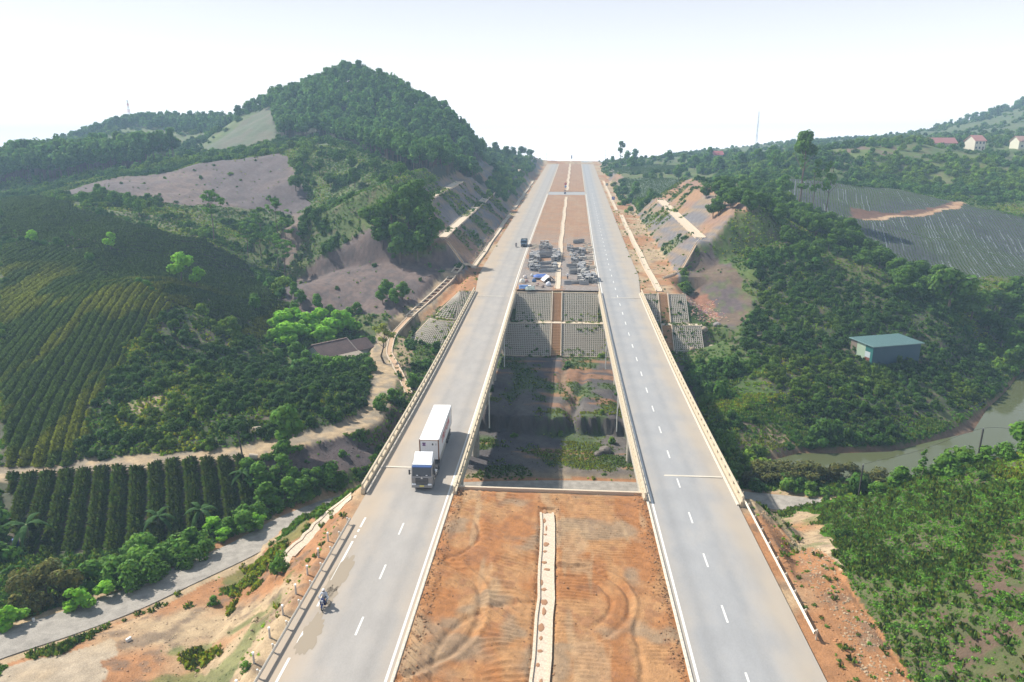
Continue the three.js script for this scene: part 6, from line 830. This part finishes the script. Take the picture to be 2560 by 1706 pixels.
// ---------- road signs ----------
function disc(parent, name, r, y, z, c, rim) { const m = put(name, new THREE.CylinderGeometry(r, r, .04, 28).rotateX(Math.PI / 2).translate(0, y, z), mat(c, .5), parent); if (rim) put('rim', new THREE.TorusGeometry(r * .9, r * .11, 6, 28).translate(0, y, z + .02), mat(rim, .5), m); return m; }
{
  const post = (o, h) => put('post', rod([0, -.3, 0], [0, h, 0], .06, .06, 8), mat([.6, .6, .6], .5, { metalness: .3 }), o);
  let o = thing('sign_post', 'tall sign post with red and blue round signs on the far median', 'road sign', [roadX(434) - .9, roadY(434), -434]); post(o, 5.2); const red = disc(o, 'round_sign', .75, 4.7, .08, [.62, .05, .06]); put('white_bar', box(1.05, .24, .05, 0, 4.7, .11), mat([.8, .8, .8], .5), red); const bl = disc(o, 'round_sign', .75, 3.1, .08, [.05, .1, .45], [.7, .7, .74]); put('arrow', bar([-.35, 3.4, .12], [.35, 2.8, .12], .05, .2), mat([.8, .8, .8], .5), bl);
  o = thing('sign_post', 'low sign post with grey-blue round signs at the median crossing', 'road sign', [roadX(413.4) - .9, roadY(413.4), -413.4]); post(o, 3); disc(o, 'round_sign', .72, 1.2, .08, [.2, .23, .32], [.4, .42, .5]); put('plate', box(1.3, .4, .05, 0, 2.5, .08), mat([.2, .22, .3], .5), o);
  o = thing('sign_post', 'square blue sign with white symbol right of the road', 'road sign', [25.2 + roadX(372), roadY(372) - .2, -372], -.1); post(o, 3.6); const sq = put('square_sign', box(1.6, 1.6, .05, 0, 3, .08), mat([.04, .07, .4], .5), o); put('symbol', merge([box(.16, .8, .03, -.3, 2.9, .13), box(.7, .16, .03, .02, 3.36, .13), box(.16, .5, .03, .34, 3.1, .13), box(.4, .16, .03, .34, 2.8, .13)]), mat([.8, .8, .8], .5), sq);
  o = thing('sign_post', 'grey framed sign facing away, right of the road past the blue sign', 'road sign', [25.3 + roadX(452), roadY(452) - .2, -452]); post(o, 3.4); put('sign_back', box(1.7, 1.5, .06, 0, 3, .05), mat([.34, .34, .32], .6), o); put('frame', merge([box(1.9, .1, .08, 0, 3.7, .08), box(1.9, .1, .08, 0, 2.5, .08)]), mat([.14, .14, .15], .6), o);
  o = thing('sign_post', 'sign with two small plates standing on the road crest', 'road sign', [roadX(770) + 1, roadY(770), -770]); post(o, 6); disc(o, 'round_sign', .9, 5.4, .08, [.14, .16, .22]); disc(o, 'round_sign', .9, 3.5, .08, [.14, .16, .22]);
}
// ---------- poles, masts ----------
const wood = mat([.06, .055, .05], .9);
{ let o = thing('utility_pole', 'dark wooden pole beside the dirt track', 'pole', [-45.8, groundY(-45.8, 90.4), -90.4]); put('shaft', rod([0, -.4, 0], [-.35, 4.8, 0], .12, .09, 9), wood, o); put('cross_arm', bar([-.75, 4.5, 0], [.1, 4.5, 0], .08), wood, o);
  const P = [[38.5, 79.8], [51.5, 79.4], [64, 82]]; P.forEach(([x, D], i) => { const q = thing('fence_post', ['leftmost dark wire post by the pond hedge', 'dark wire post standing out against the pond', 'dark wire post at the right edge of the hill crest'][i], 'post', [x, groundY(x, D), -D]); put('shaft', rod([0, -.3, 0], [0, 4.6, 0], .11, .1, 8), wood, q); put('insulator', rod([0, 4.6, 0], [0, 4.75, 0], .06, .05, 8), mat([.3, .3, .3], .5), q); });
  const pts = []; P.forEach(([x, D], i) => { pts.push(new THREE.Vector3(x, groundY(x, D) + 4.72, -D)); if (i < 2) { const [x2, D2] = P[i + 1]; pts.push(new THREE.Vector3((x + x2) / 2, (groundY(x, D) + groundY(x2, D2)) / 2 + 4.3, -(D + D2) / 2)); } });
  const w = put('overhead_wire', new THREE.TubeGeometry(new THREE.CatmullRomCurve3(pts), 40, .018, 5), wood); tag(w, 'thin dark wire strung over the near right hill crest', 'wire');
  const mast = (label, x, D, h, b, cols) => { const o = thing('lattice_mast', label, 'mast', [x, groundY(x, D) - .5, -D]), n = 8; for (let k = 0; k < n; k++) { const g = [], y0 = h * k / n, y1 = h * (k + 1) / n, w0 = lerp(b, b * .35, k / n), w1 = lerp(b, b * .35, (k + 1) / n), c = [[-1, -1], [1, -1], [1, 1], [-1, 1]]; c.forEach(([u, v], i) => { const [s, t] = c[(i + 1) % 4]; g.push(rod([u * w0, y0, v * w0], [u * w1, y1, v * w1], .12, .12, 5), rod([u * w0, y0, v * w0], [s * w1, y1, t * w1], .07, .07, 4), rod([u * w1, y1, v * w1], [s * w1, y1, t * w1], .07, .07, 4)); }); put('section', merge(g), cols[k % cols.length], o); } };
  mast('tall thin mast on the hazy central skyline', 265, 990, 46, .9, [mat([.4, .42, .46], .6), mat([.5, .5, .52], .6)]); mast('small red and white lattice mast on the left ridge', -395, 630, 22, 1.1, [mat([.5, .14, .12], .6), mat([.65, .65, .65], .6)]);
  [[34, 690, 'nearer hazy power pole right of the road crest'], [44, 740, 'farther hazy power pole right of the road crest'], [-24, 720, 'hazy power pole left of the road crest']].forEach(([x, D, l]) => { const q = thing('utility_pole', l, 'pole', [x + roadX(D), groundY(x + roadX(D), D), -D]); put('shaft', rod([0, -.5, 0], [0, 11, 0], .22, .14, 8), mat([.4, .4, .4], .8), q); put('cross_arm', bar([-1.2, 10.2, 0], [1.2, 10.2, 0], .14), mat([.3, .3, .3], .8), q); });
}
// ---------- loose things ----------
{
  const rock = (x, D, s, label, c) => { const g = new THREE.IcosahedronGeometry(1, 2), p = g.attributes.position; for (let i = 0; i < p.count; i++) { const X = p.getX(i), Y = p.getY(i), Z = p.getZ(i), k = .7 + .6 * fbm(X * 1.3 + x, Y * 1.3 + Z * 1.7, 3); p.setXYZ(i, X * k, Y * k * .75, Z * k); } g.computeVertexNormals(); const o = put('boulder', flat(g), (() => { const m = new THREE.MeshStandardMaterial({ map: soilGrain, roughness: .95 }); m.color.setRGB(...c); return m; })()); o.scale.setScalar(s); o.position.set(x, groundY(x, D) + s * .3, -D); tag(o, label, 'boulder'); };
  rock(9.3, 111.6, 1.1, 'larger boulder on the valley floor between the bridges', [.22, .19, .17]); rock(8, 110.2, .75, 'smaller boulder beside the larger one on the valley floor', [.19, .165, .15]); rock(36.5, 166, 1, 'tan boulder below the right walkway', [.4, .32, .24]); rock(38, 162, .8, 'pale boulder at the foot of the lower right grid', [.42, .36, .28]); rock(33, 160.5, .7, 'tan stone nearest the lower right grid', [.42, .33, .24]); rock(40, 168, 1, 'grey boulder right of the reddish rubble', [.3, .28, .27]);
  const r = mulberry(15), st = []; for (let i = 0; i < 900; i++) { const x = 34 + r() * 9.5, D = 170 + r() * 15; if (zoneAt(x, D) === 'rubble' || r() < .2) st.push([x, groundY(x, D), -D, .08 + .3 * r() ** 2, r() * 6, [.3 + .2 * r(), .2 + .14 * r(), .15 + .1 * r()]]); } copies('rubble_stones', clodGeo, new THREE.MeshStandardMaterial({ roughness: .95 }), st, 'reddish rubble stones right of the side stairs', 'stones');
  const pile = []; for (let i = 0; i < 1500; i++) { const D = 206 + r() * 60, x = -24.6 - r() * 2.2 - (r() < .3 ? 1 : 0); pile.push([x + roadX(D), groundY(x, D), -D, .07 + .22 * r() ** 2, r() * 6, [.3 + .12 * r(), .24 + .1 * r(), .18 + .08 * r()]]); } copies('shoulder_stones', clodGeo, new THREE.MeshStandardMaterial({ roughness: .95 }), pile, 'loose stones spread along the left shoulder beyond the bridge', 'stones');
  const drum = thing('blue_drum', 'blue drum under the leftmost banana plant', 'drum', [-64.9, groundY(-64.9, 69.4), -69.4]); put('shell', new THREE.CylinderGeometry(.33, .33, 1.1, 20).translate(0, .5, 0), mat([.03, .08, .3], .5), drum); put('hoop', merge([new THREE.TorusGeometry(.335, .02, 6, 24).rotateX(1.5708).translate(0, .35, 0), new THREE.TorusGeometry(.335, .02, 6, 24).rotateX(1.5708).translate(0, .72, 0)]), mat([.03, .08, .3], .5), drum);
  [[-44.6, 91.2, .3, 'short concrete pipe lying beside the wooden pole'], [-47.2, 98.6, 1.1, 'concrete pipe leaning in the bushes above the dirt track']].forEach(([x, D, t, l]) => { const o = put('concrete_pipe', new THREE.LatheGeometry([[.3, -.6], [.42, -.6], [.42, .6], [.3, .6], [.3, -.6]].map(p => new THREE.Vector2(...p)), 20).rotateZ(1.35).rotateY(t), channelMat); o.position.set(x, groundY(x, D) + .4, -D); tag(o, l, 'pipe'); });
}
// crumbs of earth along the kerbs of the near median, silt lying in its drain
{
  const r = mulberry(47), l = []; for (let i = 0; i < 3600; i++) { const D = lerp(12, 72, r()), q = r(), s = r() < .5 ? -1 : 1, x = q < .75 ? s * (10.85 - 1.3 * r() ** 1.6) : q < .88 ? -.1 + s * (.75 + .4 * r()) : s * 10 * r(); const j = .7 + .6 * r(); l.push([roadX(D) + x, roadY(D) + .05 + tracks(x, D), -D, .025 + .09 * r() ** 3, r() * 6, [.27 * j, .145 * j, .07 * j]]); } copies('kerb_crumbs', clodGeo, new THREE.MeshStandardMaterial({ roughness: .95 }), l, 'brown crumbs of earth along the kerbs of the near median', 'stones');
  const toe = []; for (let i = 0; i < 1600; i++) { const D = lerp(40, 76, r()), x = 26 + 3 * (r() - .3) + (fbm(2, D / 5, 2) - .5) * 4, j = .7 + .7 * r(); toe.push([x, groundY(x, D), -D, .03 + .13 * r() ** 3, r() * 6, [.3 * j, .22 * j, .14 * j]]); } copies('toe_stones', clodGeo, new THREE.MeshStandardMaterial({ roughness: .95 }), toe, 'stones gathered at the toe of the near right hill', 'stones');
  const drain = scene.getObjectByName('median_drain'), b = mat([.3, .16, .085], .95); for (let k = 0; k < 22; k++) { const D = 34 + k * 1.55 + r(), g = new THREE.SphereGeometry(1, 12, 6), p = g.attributes.position; for (let i = 0; i < p.count; i++) { const w = .6 + .8 * fbm(p.getX(i) * 2 + k, p.getZ(i) * 2, 3); p.setXYZ(i, p.getX(i) * w, p.getY(i), p.getZ(i) * w); } g.computeVertexNormals(); g.scale(.1 + .22 * r(), .035, .15 + .4 * r()); g.translate(-.1 + (r() - .5) * .5 - drain.position.x, .005 + roadY(D) - drain.position.y, -D - drain.position.z); put('silt_lump', g, b, drain); }
}

renderer.render(scene, camera);
